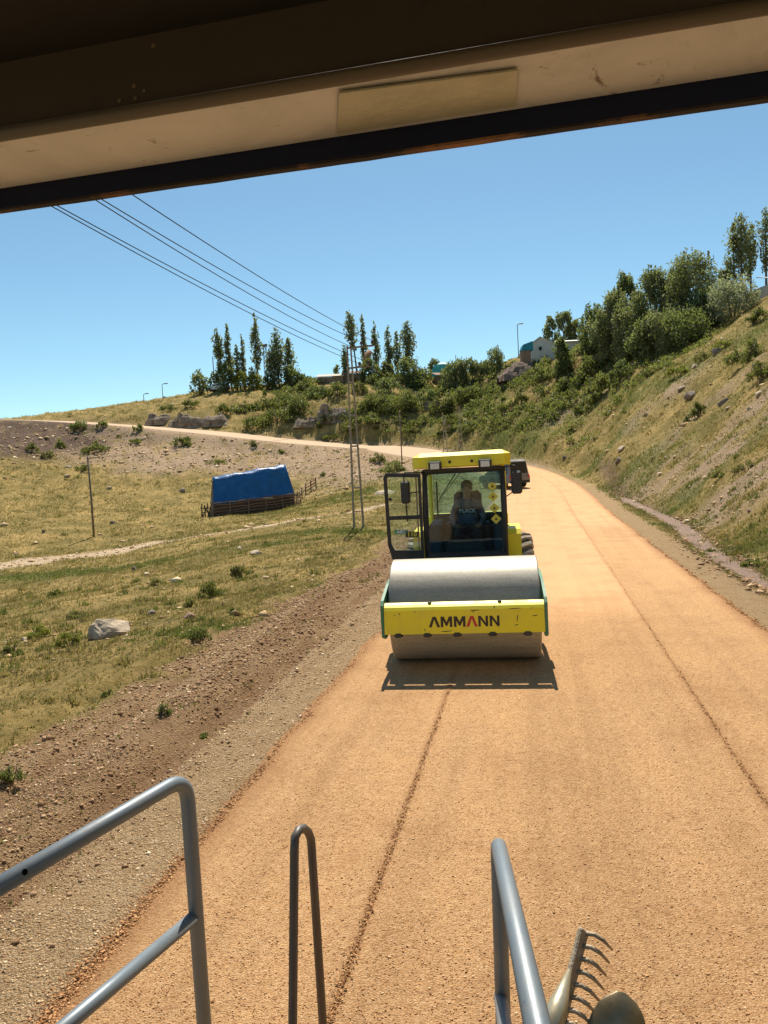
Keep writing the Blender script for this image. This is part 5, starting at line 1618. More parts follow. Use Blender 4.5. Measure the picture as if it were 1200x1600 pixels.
# ---- left poplars on the skyline
for (px, top, w, d, tone, lean, t0, op, lab) in (
    (349, 512, 20, 140, 'poplar', -.06, .25, .35, 'open-crowned poplar at the left end of the left poplar group'),
    (362, 508, 17, 141, 'poplar', -.02, .12, .1, 'second poplar from the left in the left poplar group'),
    (371, 540, 15, 139, 'poplar', .02, .05, .0, 'short full poplar beside the leftmost poplars'),
    (382, 524, 12, 141, 'poplar', .0, .15, .2, 'thinnest poplar of the left poplar group'),
    (403, 489, 19, 142, 'poplar', .01, .18, .0, 'tallest poplar of the left poplar group'),
    (436, 512, 30, 140, 'poplar', .01, .03, .0, 'broad bushy poplar at the right end of the left group'),
    (453, 526, 22, 141, 'poplar', .02, .03, .0, 'shorter broad poplar at the far right of the left group'),
    (426, 548, 24, 139, 'poplar', -.02, .02, .0, 'low leafy poplar right of the lattice mast'),
    (394, 572, 10, 141, 'poplar', 0, .05, 0, 'tiny young poplar under the tallest poplar'),
):
    b, h = tall(px, top, d); poplar(b, h, w * d / FPX, d, tone, lab, int(px * 7), 'poplars of the left group', lean, t0, 1.0, op)
# ---- right poplars on the skyline
for (px, top, w, d, tone, lean, t0, op, lab) in (
    (560, 487, 24, 135, 'poplar', -.10, .45, .05, 'left-leaning poplar with a bare lower trunk behind the dish'),
    (571, 492, 11, 137, 'poplar', .0, .06, .0, 'very thin dark poplar right of the leaning one'),
    (590, 504, 14, 136, 'poplar', -.01, .06, .0, 'narrow dark poplar in the middle of the right group'),
    (610, 511, 17, 135, 'poplar', .0, .12, .1, 'poplar third from the right in the right group'),
    (622, 520, 16, 136, 'poplar', .02, .1, .2, 'thin-crowned poplar second from the right in its group'),
    (637, 503, 30, 134, 'poplar', .03, .22, .1, 'large oval poplar at the right end of the right group'),
    (541, 539, 15, 135, 'dark', .0, .04, .0, 'short dark poplar beside the tall power pole top'),
):
    b, h = tall(px, top, d); poplar(b, h, w * d / FPX, d, tone, lab, int(px * 7), 'poplars of the right group', lean, t0, 1.0, op)
for (px, top, w, d, tone, lab) in (
    (312, 583, 32, 139, 'green', 'small bushy tree at the left foot of the left poplars'),
    (336, 578, 20, 140, 'olive', 'sparse small tree by the bare leaning post'),
    (353, 568, 34, 138, 'dark', 'dark round tree under the leftmost poplars'),
    (376, 582, 26, 137, 'yellow', 'yellow-green bush left of two under the left poplars'),
    (397, 583, 30, 137, 'yellow', 'yellow-green bush right of two under the left poplars'),
    (421, 588, 28, 138, 'olive', 'olive bush under the lattice mast'),
    (455, 574, 34, 138, 'dark', 'dark rounded tree right of the left poplars'),
    (471, 586, 22, 138, 'dark', 'small dark tree at the right end of the left grove'),
    (527, 570, 14, 137, 'green', 'small round tree behind the tan-roofed house'),
    (577, 562, 36, 130, 'olive', 'brownish round tree below the rusty dish'),
    (603, 566, 30, 131, 'olive', 'rounded tree right of the rusty dish'),
    (640, 562, 46, 126, 'dark', 'big dark round tree below the oval poplar'),
    (664, 578, 30, 127, 'green', 'green round tree left of the turquoise tarpaulin'),
    (680, 562, 22, 134, 'green', 'small tree behind the turquoise tarpaulin'),
):
    b, h = tall(px, top, d); broad_tree(b, h, w * d / FPX, d, tone, lab, px * 3, 'low trees around the poplars', 'bushy_tree')
# ---- shrub row in the middle of the skyline
for i, (px, top, w) in enumerate(((702, 566, 26), (718, 563, 28), (733, 562, 26), (748, 566, 26), (762, 566, 24), (774, 546, 26), (786, 572, 20))):
    d = 121 - i * .4; b, h = tall(px, top, d)
    broad_tree(b, h, w * d / FPX * 1.2, d, 'willow', 'upright willow shrub in the row left of the earth mound, %s' % ('leftmost', 'second from the left', 'third from the left', 'middle one', 'third from the right', 'tallest one', 'rightmost')[i], 900 + i, 'willow shrub row on the skyline', 'willow_shrub', 1.6, .0, cat='shrub')
# ---- trees by the white house and the willow thicket on the right
for (px, top, w, d, tone, sp, lab) in (
    (864, 494, 22, 124, 'willow', 0, 'tree rising right behind the white house'),
    (884, 488, 30, 124, 'willow', 0, 'rounded tree behind the ridge of the white house roof'),
    (905, 503, 30, 122, 'green', 0, 'light green tree right of the white house'),
    (880, 528, 24, 97, 'dark', 0, 'dark narrow tree in front of the white house'),
    (929, 478, 36, 98, 'dark', 0, 'dark tree at the left end of the willow thicket'),
    (947, 482, 44, 93, 'willow', 0, 'willow at the left front of the thicket'),
    (966, 456, 42, 92, 'willow', 2, 'willow rising in the left half of the thicket'),
    (984, 424, 36, 95, 'dark', 0, 'bluish dark tree rising behind the left half of the thicket'),
    (992, 462, 54, 88, 'willow', 0, 'broad willow in the middle of the thicket'),
    (1024, 424, 52, 90, 'willow', 3, 'tall willow with bare twigs on top in the thicket middle'),
    (1060, 424, 44, 90, 'willow', 2, 'willow right of the thicket middle'),
    (1086, 402, 74, 86, 'willow', 4, 'tallest broadest willow in the right half of the thicket'),
    (1032, 488, 64, 82, 'willow', 0, 'pale low willow at the front of the thicket'),
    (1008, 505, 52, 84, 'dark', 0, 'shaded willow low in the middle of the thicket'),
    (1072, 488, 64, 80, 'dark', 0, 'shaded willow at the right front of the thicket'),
    (1106, 452, 44, 82, 'dark', 0, 'dark willow at the right end of the thicket'),
    (1147, 440, 64, 79, 'silver', 0, 'round silvery willow bush right of the thicket'),
    (1135, 424, 24, 92, 'dark', 0, 'small dark tree behind the silvery willow bush'),
):
    b, h = tall(px, top, d); broad_tree(b, h, w * d / FPX * 1.22, d, tone, lab, px * 5 + 1, 'willow thicket on the right hill' if px > 920 else 'trees by the white house', 'willow_tree', .8, -.06, sp, 1.25)
for (px, top, w, d, op, lab) in ((1162, 338, 44, 100, .35, 'tall sparse poplar standing above the right hill'), (1176, 352, 26, 101, .3, 'thin stem poplar right beside the tall sparse one'), (1150, 350, 24, 101, .35, 'thin stem poplar left beside the tall sparse one'), (1200, 330, 26, 99, .15, 'poplar cut by the right edge of the photo')):
    b, h = tall(px, top, d); poplar(b, h, w * d / FPX, d, 'poplar', lab, px, 'poplars above the right hill', 0, .22, .8, op)

# ---- shrubs on the slopes
_sl = [(470, 642, 44, 24, 'green'), (436, 657, 54, 24, 'green'), (398, 668, 40, 16, 'green'), (512, 656, 34, 16, 'olive'), (545, 674, 44, 16, 'olive'), (592, 634, 52, 26, 'green'), (626, 642, 60, 28, 'green'), (662, 630, 42, 24, 'dark'),
       (605, 613, 44, 22, 'dark'), (566, 640, 28, 14, 'olive'), (558, 612, 32, 14, 'olive'), (528, 618, 34, 16, 'green'), (498, 616, 40, 18, 'dark'), (478, 610, 30, 16, 'green'), (455, 630, 34, 18, 'green'), (690, 644, 52, 28, 'olive'),
       (722, 634, 54, 30, 'green'), (660, 662, 44, 16, 'green'), (704, 664, 44, 14, 'olive'), (748, 622, 44, 24, 'green'), (420, 644, 38, 16, 'olive'), (378, 640, 34, 14, 'olive'), (346, 646, 34, 12, 'olive'), (575, 662, 40, 14, 'green'),
       (640, 676, 34, 10, 'olive'), (520, 686, 30, 9, 'olive'), (612, 600, 40, 16, 'green'), (585, 600, 30, 14, 'green'), (650, 604, 34, 22, 'dark'), (500, 600, 40, 10, 'green'), (300, 634, 30, 10, 'olive'), (265, 640, 28, 9, 'olive')]
_slab = ('green shrub at the left foot of the grey outcrop', 'wide low green shrub just above the far road left of the pole', 'flat green shrub nearest the far road on the left', 'olive shrub under the grey outcrop left of the pole', 'olive shrub above the far road just left of the pole',
    'green shrub just right of the pole halfway up the bank', 'widest green shrub right of the pole', 'dark green shrub right of the widest one', 'dark shrub below the brownish round tree', 'small olive shrub directly behind the pole', 'olive shrub below the mud brick building', 'green shrub below the tan-roofed house',
    'dark shrub left of the tan-roofed house', 'small green shrub at the right end of the left grove', 'green shrub on the bank below the left grove end', 'olive shrub below the left end of the willow row', 'wide green shrub below the willow row', 'flat green shrub low on the bank right of the pole', 'flat olive shrub low below the willow row',
    'green shrub below the right end of the willow row', 'olive shrub in the middle of the left bank', 'olive shrub on the bank below the yellow-green bushes', 'olive shrub above the dark cut bank on the left', 'green shrub on the lower bank right behind the pole', 'low olive tuft shrub above the far road right of the pole', 'flat olive tuft shrub at the far road left of the pole',
    'green shrub at the foot of the right poplars', 'small green shrub left at the foot of the right poplars', 'dark upright shrub under the big dark round tree', 'green hedge-like shrub in front of the tan-roofed house', 'low olive shrub on the left skyline slope', 'lowest olive shrub at the left skyline slope')
for i, ((px, py, w, h, tone), lab) in enumerate(zip(_sl, _slab)):
    bush(px, py, w * 1.1, h * 1.25, tone, lab, 300 + i, 'shrubs on the far bank')
_lf = [(215, 672, 18, 11, 'green', 'small shrub at the far road edge on the left'), (285, 698, 34, 20, 'green', 'rounded dark green shrub on the bare bank below the far road'), (212, 692, 24, 10, 'green', 'low shrub below the left end of the far road'), (160, 667, 18, 13, 'green', 'upright shrub near the left skyline'),
       (152, 706, 46, 18, 'olive', 'wide olive shrub above the lone field pole'), (92, 696, 24, 16, 'green', 'green shrub on the dark earth slope'), (124, 672, 34, 18, 'green', 'green shrub beside the dark earth near the left skyline'), (50, 706, 22, 12, 'olive', 'olive shrub low on the dark earth slope'),
       (440, 706, 14, 8, 'green', 'tiny shrub on the bare bank right of the hut'), (395, 698, 14, 10, 'olive', 'tiny olive shrub on the bare bank above the hut'), (612, 738, 44, 20, 'green', 'green shrub right behind the tall power pole'), (592, 724, 30, 14, 'olive', 'olive shrub below the far road near the pole'),
       (340, 720, 40, 8, 'olive', 'flat olive shrub on the bank above the hut'), (130, 735, 30, 9, 'olive', 'flat olive shrub above the left meadow'), (505, 742, 14, 8, 'green', 'tiny green shrub on the bank right of the hut'), (76, 715, 26, 14, 'dry', 'dry shrub at the foot of the dark earth slope')]
for i, (px, py, w, h, tone, lab) in enumerate(_lf):
    bush(px, py, w, h, tone, lab, 400 + i, 'shrubs on the left bank')
_rh = [(815, 630, 22, 17, 'olive', 'lone round shrub on the slope below the earth mound'), (763, 642, 18, 14, 'olive', 'small round shrub left of the lone round one'), (848, 597, 34, 20, 'green', 'green shrub right of the earth mound'), (872, 590, 44, 24, 'green', 'wide green shrub below the white house'),
       (900, 604, 54, 36, 'green', 'large upright green shrub on the slope below the house shed'), (926, 584, 46, 32, 'green', 'leafy shrub below the left end of the willow thicket'), (952, 606, 54, 34, 'green', 'large green shrub in front of the willow thicket'), (888, 624, 34, 18, 'olive', 'olive shrub below the large upright one'),
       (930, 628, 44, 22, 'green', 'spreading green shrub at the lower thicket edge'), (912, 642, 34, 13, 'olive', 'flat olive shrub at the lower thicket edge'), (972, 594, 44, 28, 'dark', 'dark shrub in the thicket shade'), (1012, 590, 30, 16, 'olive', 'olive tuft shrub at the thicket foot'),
       (1092, 648, 28, 26, 'olive', 'round shrub in the middle of the right hillside'), (1074, 657, 12, 12, 'dark', 'tiny dark shrub beside the round hillside shrub'), (1168, 568, 62, 44, 'green', 'big feathery shrub at the right edge of the hillside'), (1190, 596, 46, 30, 'olive', 'feathery olive shrub low at the right edge'),
       (1130, 545, 40, 20, 'yellow', 'yellowish shrub at the upper right hillside'), (1060, 585, 40, 18, 'yellow', 'yellow-green shrub below the silvery willow'), (1185, 500, 40, 24, 'olive', 'olive shrub at the top right of the hillside'), (790, 655, 60, 12, 'green', 'long flat green shrub on the slope centre'),
       (735, 668, 60, 14, 'green', 'long flat green shrub at the slope foot'), (1100, 560, 36, 14, 'dry', 'dry tuft shrub under the silvery willow'), (1165, 735, 44, 22, 'dry', 'dry brown shrub above the roadside at right'), (1125, 752, 26, 12, 'olive', 'low olive shrub left of the dry brown one')]
for i, (px, py, w, h, tone, lab) in enumerate(_rh):
    bush(px, py, w, h, tone, lab, 500 + i, 'shrubs on the right hill')
_nr = [(314, 1000, 62, 30, 'green', 'leafy green weed on the gravel shoulder below the boulder'), (257, 1128, 24, 20, 'green', 'small bright green weed in the middle of the shoulder'), (20, 1224, 46, 28, 'green', 'grey-green weed at the left edge of the shoulder'), (372, 900, 30, 30, 'dry', 'dry shrub where the grass meets the shoulder'),
       (330, 930, 44, 26, 'olive', 'thistle clump near the dry shrub'), (60, 1000, 40, 22, 'yellow', 'yellow flowering weed left of the boulder'), (110, 1018, 46, 24, 'yellow', 'yellow-green weed at the foot of the boulder'), (20, 1030, 36, 22, 'olive', 'thistle at the left photo edge'), (365, 965, 24, 12, 'green', 'small green weed right of the leafy one'),
       (300, 950, 30, 18, 'dry', 'dry thistle clump right of the boulder'), (170, 1090, 22, 12, 'green', 'tiny weed among the clods'), (320, 1142, 26, 10, 'green', 'flat green weed near the handrail top'), (120, 965, 40, 16, 'dry', 'dry tuft above the boulder'), (90, 928, 34, 14, 'olive', 'olive tuft in the left meadow'), (245, 910, 30, 14, 'dry', 'yellowed tuft in the meadow above the boulder'),
       (1108, 905 - 40, 20, 12, 'green', 'small green tuft beyond the ditch'), (1180, 885, 40, 14, 'green', 'green tuft at the right photo edge beyond the ditch')]
for i, (px, py, w, h, tone, lab) in enumerate(_nr):
    bush(px, py, w, h, tone, lab, 600 + i, 'weeds by the road', 'weed', 1.0, None, .9, 'weed')

# ---- rocks
ROCK = pmat('pale_rock', (.56, .44, .31), (.36, .275, .19), 2.5, .9, bscale=9, bstr=.8, bdist=.06)
ROCKD = pmat('dark_rock', (.13, .095, .07), (.22, .17, .13), 3, .9, bscale=9, bstr=.8, bdist=.05)
ROCKP = pmat('pinkish_rock', (.40, .25, .18), (.30, .19, .14), 2.5, .9, bscale=8, bstr=.8, bdist=.06)
def rock_mesh(w, dp, h, seed, sub=3):
    rng = np.random.RandomState(seed)
    bm = bmesh.new(); bmesh.ops.create_icosphere(bm, subdivisions=sub, radius=1)
    co = np.array([v.co[:] for v in bm.verts])
    for _ in range(22):
        n = rng.normal(size=3); n /= np.linalg.norm(n); o = rng.uniform(.45, .85)
        dd = co @ n; over = np.clip(dd - o, 0, None)
        co -= np.outer(over * .92, n)
    co += rng.normal(0, .02, co.shape)
    for v, c in zip(bm.verts, co): v.co = (c[0] * w / 2, c[1] * dp / 2, c[2] * h * .75 + h * .12)
    me = bpy.data.meshes.new('rock'); bm.to_mesh(me); bm.free()
    return me
def rock(px, py, wpx, hpx, material, label, seed, group=None, rz=0.0, name='rock'):
    b = T(px, py); d = depth_of(b); w = wpx * d / FPX; h = hpx * d / FPX
    o = link_mesh(name, rock_mesh(w, w * .75, h * (1 if wpx > 60 else .8), seed, 3 if wpx > 30 else 2), material)
    o.location = b
    e_ = .4 * max(w, .5)
    zx = float(ground_z(b[0] + e_, b[1], False)[0] - ground_z(b[0] - e_, b[1], False)[0]) / (2 * e_)
    zy = float(ground_z(b[0], b[1] + e_, False)[0] - ground_z(b[0], b[1] - e_, False)[0]) / (2 * e_)
    nrm = Vector((-zx * .8, -zy * .8, 1)).normalized()
    o.rotation_euler = (nrm.to_track_quat('Z', 'Y') @ Euler((0, 0, YAW + rz)).to_quaternion()).to_euler()
    tag(o, label, 'rock', group)
_rk = [(170, 1004, 84, 46, ROCK, 'large pale boulder between meadow and shoulder', 0), (236, 964, 26, 16, ROCKD, 'dark rock right of the large boulder', 1), (210, 890, 16, 10, ROCKD, 'dark rock in the meadow above the boulder', 1), (400, 866, 36, 11, ROCK, 'flat pale rock near the power pole foot', 1), (374, 858, 16, 9, ROCK, 'pale stone pair beside the flat rock', 1),
       (296, 972, 22, 18, ROCKP, 'brownish rock at the meadow edge', 1), (38, 1005, 16, 9, ROCK, 'pale stone left of the boulder', 1), (285, 767, 14, 8, ROCK, 'grey rock left of the blue hut', 1), (68, 835, 9, 8, ROCKD, 'small black rock in the left meadow', 1), (176, 818, 12, 8, ROCKD, 'dark rock right of the lone pole', 1), (170, 765, 12, 7, ROCK, 'pale stone on the slope behind the lone pole', 1),
       (107, 732, 16, 7, ROCK, 'flat pale stone below the dark earth slope', 1), (15, 668, 14, 6, ROCK, 'white stone at the top of the dark earth', 1), (25, 865, 10, 6, ROCK, 'white stone beside the dirt track', 1), (105, 745, 14, 5, ROCK, 'second flat pale stone below the dark earth', 1),
       (1121, 554, 24, 15, ROCKD, 'dark rock high on the right hillside', 1), (1086, 574, 18, 11, ROCK, 'pale rock below the high dark one', 1), (1066, 608, 22, 10, ROCK, 'pale slab on the mid hillside', 1), (1080, 622, 30, 15, ROCKD, 'dark jagged rock in the mid hillside', 1), (1131, 630, 26, 14, ROCKD, 'dark block right of the jagged rock', 1), (1138, 636, 18, 5, ROCKP, 'flat stone beside the dark block', 1),
       (972, 704, 28, 11, ROCK, 'pale flat slab above the road bend', 1), (967, 720, 22, 11, ROCKD, 'dark rock below the pale flat slab', 1), (1187, 622, 20, 9, ROCK, 'pale rock at the right edge of the hillside', 1), (976, 556, 20, 20, ROCKP, 'pinkish rock face under the thicket', 1), (1172, 642, 14, 7, ROCK, 'stone below the right edge rock', 1), (883, 716, 14, 10, ROCKD, 'dark rock right of the road near the car', 1),
       (706, 665, 20, 12, ROCK, 'pale rock at the foot of the central slope', 1), (727, 658, 12, 9, ROCK, 'white rock right of the pale slope rock', 1), (751, 610, 16, 8, ROCKP, 'pinkish rock beside the willow row', 1), (796, 588, 24, 8, ROCK, 'flat rock under the earth mound', 1), (815, 607, 16, 8, ROCKD, 'dark rock on the slope under the mound', 1), (826, 588, 10, 5, ROCK, 'white stone below the mound', 1), (600, 770, 44, 12, ROCK, 'pale rock outcrop left of the open cab door', 1), (520, 600, 14, 6, ROCK, 'pale stones on the terrace edge near the pole', 1),
       (1120, 812, 8, 6, ROCKD, 'small dark stone above the ditch', 1), (1172, 795, 12, 9, ROCKP, 'reddish stone at the right above the ditch', 1), (1040, 720, 10, 6, ROCK, 'small pale stone on the lower hillside', 1), (990, 600, 16, 10, ROCK, 'pale stone at the thicket foot', 1), (1105, 690, 14, 6, ROCK, 'flat stone in the bare hillside strip', 1), (1010, 650, 12, 5, ROCKD, 'small dark stone on the grass slope', 1), (953, 645, 12, 6, ROCKD, 'small dark stone left on the grass slope', 1)]
for i, (px, py, w, h, mt, lab, _) in enumerate(_rk):
    rock(px, py, w, h, mt, lab, 700 + i, 'rocks in the landscape' if i else None, (i * 37 % 60 - 30) * .02, 'boulder' if i == 0 else 'rock')
OUTC = pmat('grey_brown_outcrop', (.36, .275, .19), (.17, .12, .08), 1.3, .95, bscale=3, bstr=1, bdist=.25)
def outcrop(px, py, wpx, hpx, label, seed):
    """broken rock face standing out of the slope: ragged top, ledges and vertical cracks"""
    b = T(px, py); d = depth_of(b); w = wpx * d / FPX; h = hpx * d / FPX
    nx, nz = 46, 16
    u = np.linspace(-1, 1, nx); t = np.linspace(0, 1, nz)
    U, TT = np.meshgrid(u, t)
    X = U * w / 2
    top = h * (.45 + .9 * fbm(u * w / 2.2 + seed, u * 0 + 3.3, 4, seed)) * np.clip(1.25 - np.abs(u) ** 3 * 1.25, .05, 1)
    Z = -.5 + TT * (top[None] + .5)
    crack = np.abs(fbm(X / 1.1 + seed, Z * .15, 3, seed + 3) - .5)
    ledge = fbm(X * .35, Z / .45, 3, seed + 5)
    Y = -.9 + TT ** 1.5 * 1.1 + (1 - np.clip(crack * 9, 0, 1)) * .45 - ledge * .55 + .35 * (fbm(X / 2.5, Z / 2.5, 2, seed + 9) - .5) + .9 * np.abs(U) ** 3
    back = np.stack([X[-1], Y[-1] + 1.8, Z[-1] - .25], -1)
    v = np.concatenate([np.stack([X, Y, Z], -1).reshape(-1, 3), back])
    f = [(j * nx + i, j * nx + i + 1, (j + 1) * nx + i + 1, (j + 1) * nx + i) for j in range(nz) for i in range(nx - 1)]
    o = link_mesh('rock_outcrop', fast_mesh('rock_outcrop', v, f), OUTC)
    o.location = b; o.rotation_euler = (0, 0, YAW)
    tag(o, label, 'rock', 'rock outcrops')
for i, (px, py, w, h, lab) in enumerate(((522, 654, 62, 24, 'grey rock outcrop on the far bank left of the tall power pole'), (478, 664, 40, 12, 'low rock outcrop left of the grey one'), (292, 666, 66, 20, 'brown cut rock bank above the far road on the left'), (248, 660, 44, 16, 'left end of the brown cut rock bank'), (335, 662, 44, 14, 'right end of the brown cut rock bank'), (675, 634, 30, 12, 'small rock outcrop below the turquoise tarpaulin'))):
    outcrop(px, py, w, h, lab, 820 + i)
# earth mound beside the white house
mb = P(815, 588, 108); mz = float(ground_z(mb[0], mb[1])[0])
def earth_mound(base, w, dp, h):
    rng = np.random.RandomState(5)
    n = 46; u = np.linspace(-1, 1, n); X, Y = np.meshgrid(u, u)
    rr = np.sqrt(X**2 + Y**2)
    prof = np.clip(1 - rr**1.6 * (1 + .5 * (fbm(X * 2 + 5, Y * 2, 3, 7) - .5)), -.25, 1)
    Z = h * prof * (.75 + .5 * fbm(X * 3, Y * 3, 3, 12)) + .55 * (fbm(X * 9, Y * 9, 3, 15) - .5) + rng.normal(0, .05, X.shape)
    Z = np.where(rr > 1.05, -.8, Z)
    v = np.stack([X * w / 2, Y * dp / 2, Z], -1).reshape(-1, 3)
    f = np.array([(i * n + j, i * n + j + 1, (i + 1) * n + j + 1, (i + 1) * n + j) for i in range(n - 1) for j in range(n - 1)])
    o = link_mesh('earth_mound', fast_mesh('earth_mound', v, f), pmat('mound_earth', (.12, .08, .058), (.27, .19, .14), 1.6, .95, bscale=5, bstr=1, bdist=.2))
    o.location = base; o.rotation_euler = (0, 0, YAW)
    tag(o, 'dark mound of loose earth below the white house', 'mound')
earth_mound((mb[0], mb[1], mz - .2), 7.0, 5, max(1.6, P(815, 564, 108)[2] - mz))
# ================================================================ GRASS, GRAVEL, LOOSE CHIPPINGS
_rs = np.random.RandomState(77)
_GV = np.stack([gx, gy, gz], 1)
def sample_faces(mask_v, n, jl, jh, rmin, rmax):
    """random points on ground faces in view, weighted by a vertex mask"""
    fi = gf
    r0 = np.hypot(gx, gy)
    ok = (np.arange(len(fi)) % na >= jl) & (np.arange(len(fi)) % na < jh)
    rc = r0[fi[:, 0]]
    ok &= (rc > rmin) & (rc < rmax)
    wgt = mask_v[fi].mean(1) * ok
    wgt = np.clip(wgt, 0, None); wgt /= wgt.sum()
    k = _rs.choice(len(fi), n, p=wgt)
    u = _rs.uniform(size=n)[:, None]; v = _rs.uniform(size=n)[:, None]
    q = _GV[fi[k]]
    p = (q[:, 0] * (1 - u) + q[:, 1] * u) * (1 - v) + (q[:, 3] * (1 - u) + q[:, 2] * u) * v
    return p, fi[k, 0]
JL, JH = 70, 550
def grass(name, pts, hgt, tone, rnd, label, blades=4):
    n = len(pts)
    a = _rs.uniform(0, 2 * math.pi, (n, blades)); lean = _rs.uniform(.1, .75, (n, blades))
    h = (hgt[:, None] * _rs.uniform(.55, 1.3, (n, blades)))
    dx = np.cos(a); dy = np.sin(a)
    off = hgt[:, None] * .35 * _rs.uniform(0, 1, (n, blades))
    bx = pts[:, None, 0] + dx * off; by = pts[:, None, 1] + dy * off; bz = np.repeat(pts[:, 2:3], blades, 1) - .01
    wd = h * .10 + .004
    v0 = np.stack([bx - dy * wd, by + dx * wd, bz], -1); v1 = np.stack([bx + dy * wd, by - dx * wd, bz], -1)
    v2 = np.stack([bx + dx * h * lean, by + dy * h * lean, bz + h], -1)
    v = np.stack([v0, v1, v2], 2).reshape(-1, 3)
    me = fast_mesh(name, v, np.arange(len(v)).reshape(-1, 3))
    attr(me, 'rnd', np.repeat(np.clip(np.repeat(rnd, blades) + _rs.uniform(-.2, .2, n * blades), 0, 1), 3))
    o = link_mesh(name, me, FOL_G[tone]); tag(o, label, None, None, 'stuff')
    return o
FOL_G = {'dry': foliage_mat('dry_grass_blades', (.20, .145, .05), (.54, .39, .165), .3), 'green': foliage_mat('green_grass_blades', (.09, .105, .022), (.28, .28, .085), .3)}
_open = (1 - np.clip(m_shoulder * 1.2, 0, .94)) * (1 - .85 * np.clip(m_dirt, 0, 1)) * (1 - .97 * m_track) * (1 - .7 * m_dark) * (gout > .9)
_pn = (sstep(.40, .62, fbm(gx / .8, gy / .8, 3, 91)) * .8 + .2) * (sstep(.38, .6, fbm(gx / 4.5, gy / 4.5, 3, 92)) * .65 + .35)
p, vi = sample_faces(_open * _pn, 105000, JL, JH, 6, 165)
r = np.hypot(p[:, 0], p[:, 1])
grass('dry_grass', p, np.clip(.022 + .0017 * r, .035, .20) * _rs.uniform(.5, 1.4, len(p)), 'dry', _rs.uniform(.1, .9, len(p)) * .6 + .4 * fbm(p[:, 0] / 3, p[:, 1] / 3, 3, 95), 'dry grass covering the meadow and hillsides')
p, vi = sample_faces(np.clip(m_green + .025, 0, 1) * _open, 20000, JL, JH, 6, 150)
r = np.hypot(p[:, 0], p[:, 1])
grass('green_grass', p, np.clip(.025 + .0018 * r, .035, .20) * _rs.uniform(.5, 1.4, len(p)), 'green', _rs.uniform(0, 1, len(p)), 'patches of green grass in the meadow and on the slopes')

# denser tussocks that give the slopes their lumpy look
def tussocks(name, mask, n, per, rmin, rmax, tone, h0, label):
    c, vi = sample_faces(mask, n, JL, JH, rmin, rmax)
    rr = np.hypot(c[:, 0], c[:, 1])
    rad = np.repeat((.10 + .0042 * rr) * _rs.uniform(.5, 1.6, n), per)
    a = _rs.uniform(0, 6.28, n * per); q = np.sqrt(_rs.uniform(0, 1, n * per)) * rad
    x = np.repeat(c[:, 0], per) + np.cos(a) * q; y = np.repeat(c[:, 1], per) + np.sin(a) * q
    z = ground_z(x, y)
    hh = np.repeat((h0 + .0016 * rr) * _rs.uniform(.5, 1.5, n), per) * (1.15 - .6 * q / rad)
    grass(name, np.stack([x, y, z], 1), hh, tone, np.clip(np.repeat(_rs.uniform(0, .9, n), per), 0, 1), label, 3)
_hillm = _open * ((glat > 0) * 1.0 + (glat < 0) * (.35 + .9 * sstep(80, 110, np.hypot(gx, gy)))) * (gout > 1.5)
tussocks('grass_tussocks', _hillm, 2600, 16, 11, 160, 'dry', .08, 'dry grass tussocks scattered over the slopes')
tussocks('grass_tussocks', _hillm * (.25 + m_green), 1300, 16, 14, 160, 'green', .09, 'olive green tussocks scattered over the slopes')

# scrub growing together on the far bank and under the thicket
def scrub(name, mask, n, per, rmin, rmax, tone, label, hmul=1.0):
    c, vi = sample_faces(mask, n, JL, JH, rmin, rmax)
    d = np.hypot(c[:, 0], c[:, 1])
    w = _rs.uniform(.35, 1.15, n); h = _rs.uniform(.35, 1.1, n) * hmul
    a = _rs.uniform(0, 6.28, (n, per)); q = np.sqrt(_rs.uniform(0, 1, (n, per)))
    x = c[:, None, 0] + np.cos(a) * q * w[:, None]; y = c[:, None, 1] + np.sin(a) * q * w[:, None]
    z = c[:, None, 2] + (1 - q**2 * .8) * h[:, None] * _rs.uniform(.1, 1.0, (n, per))
    pos = np.stack([x, y, z], -1).reshape(-1, 3)
    tn = np.clip(np.repeat(_rs.uniform(0, .8, n), per) * .6 + _rs.uniform(0, .5, n * per), 0, 1)
    o = link_mesh(name, leaf_mesh(name, pos, np.repeat(.0019 * d, per), tn, _rs, .9, .4), FOL[tone]); tag(o, label, None, None, 'stuff')
_q = np.stack([gx, gy, gz], 1) - CAM
_dd = np.maximum(_q @ _fw, .1)
_sn = sstep(.42, .58, fbm(gx / 7, gy / 7, 3, 131))
_bank = (glat > 0) * (gst > 84) * (gout > 3) * (1 - sstep(34, 46, gout)) * sstep(-52, -40, gx) * (gx < 10) * _sn
scrub('bank_scrub', _bank, 520, 60, 85, 150, 'green', 'belt of green scrub covering the far bank', 1.2)
scrub('bank_scrub', _bank, 260, 60, 85, 150, 'olive', 'olive scrub mixed into the far bank')
_tp = [T(*q) for q in ((880, 600), (920, 610), (960, 600), (1000, 590))]
_und = np.zeros_like(gx)
for t_ in _tp: _und = np.maximum(_und, blob(gx, gy, t_, 5.5))
scrub('thicket_scrub', _und, 190, 70, 60, 130, 'green', 'green scrub growing below the willow thicket', 1.2)

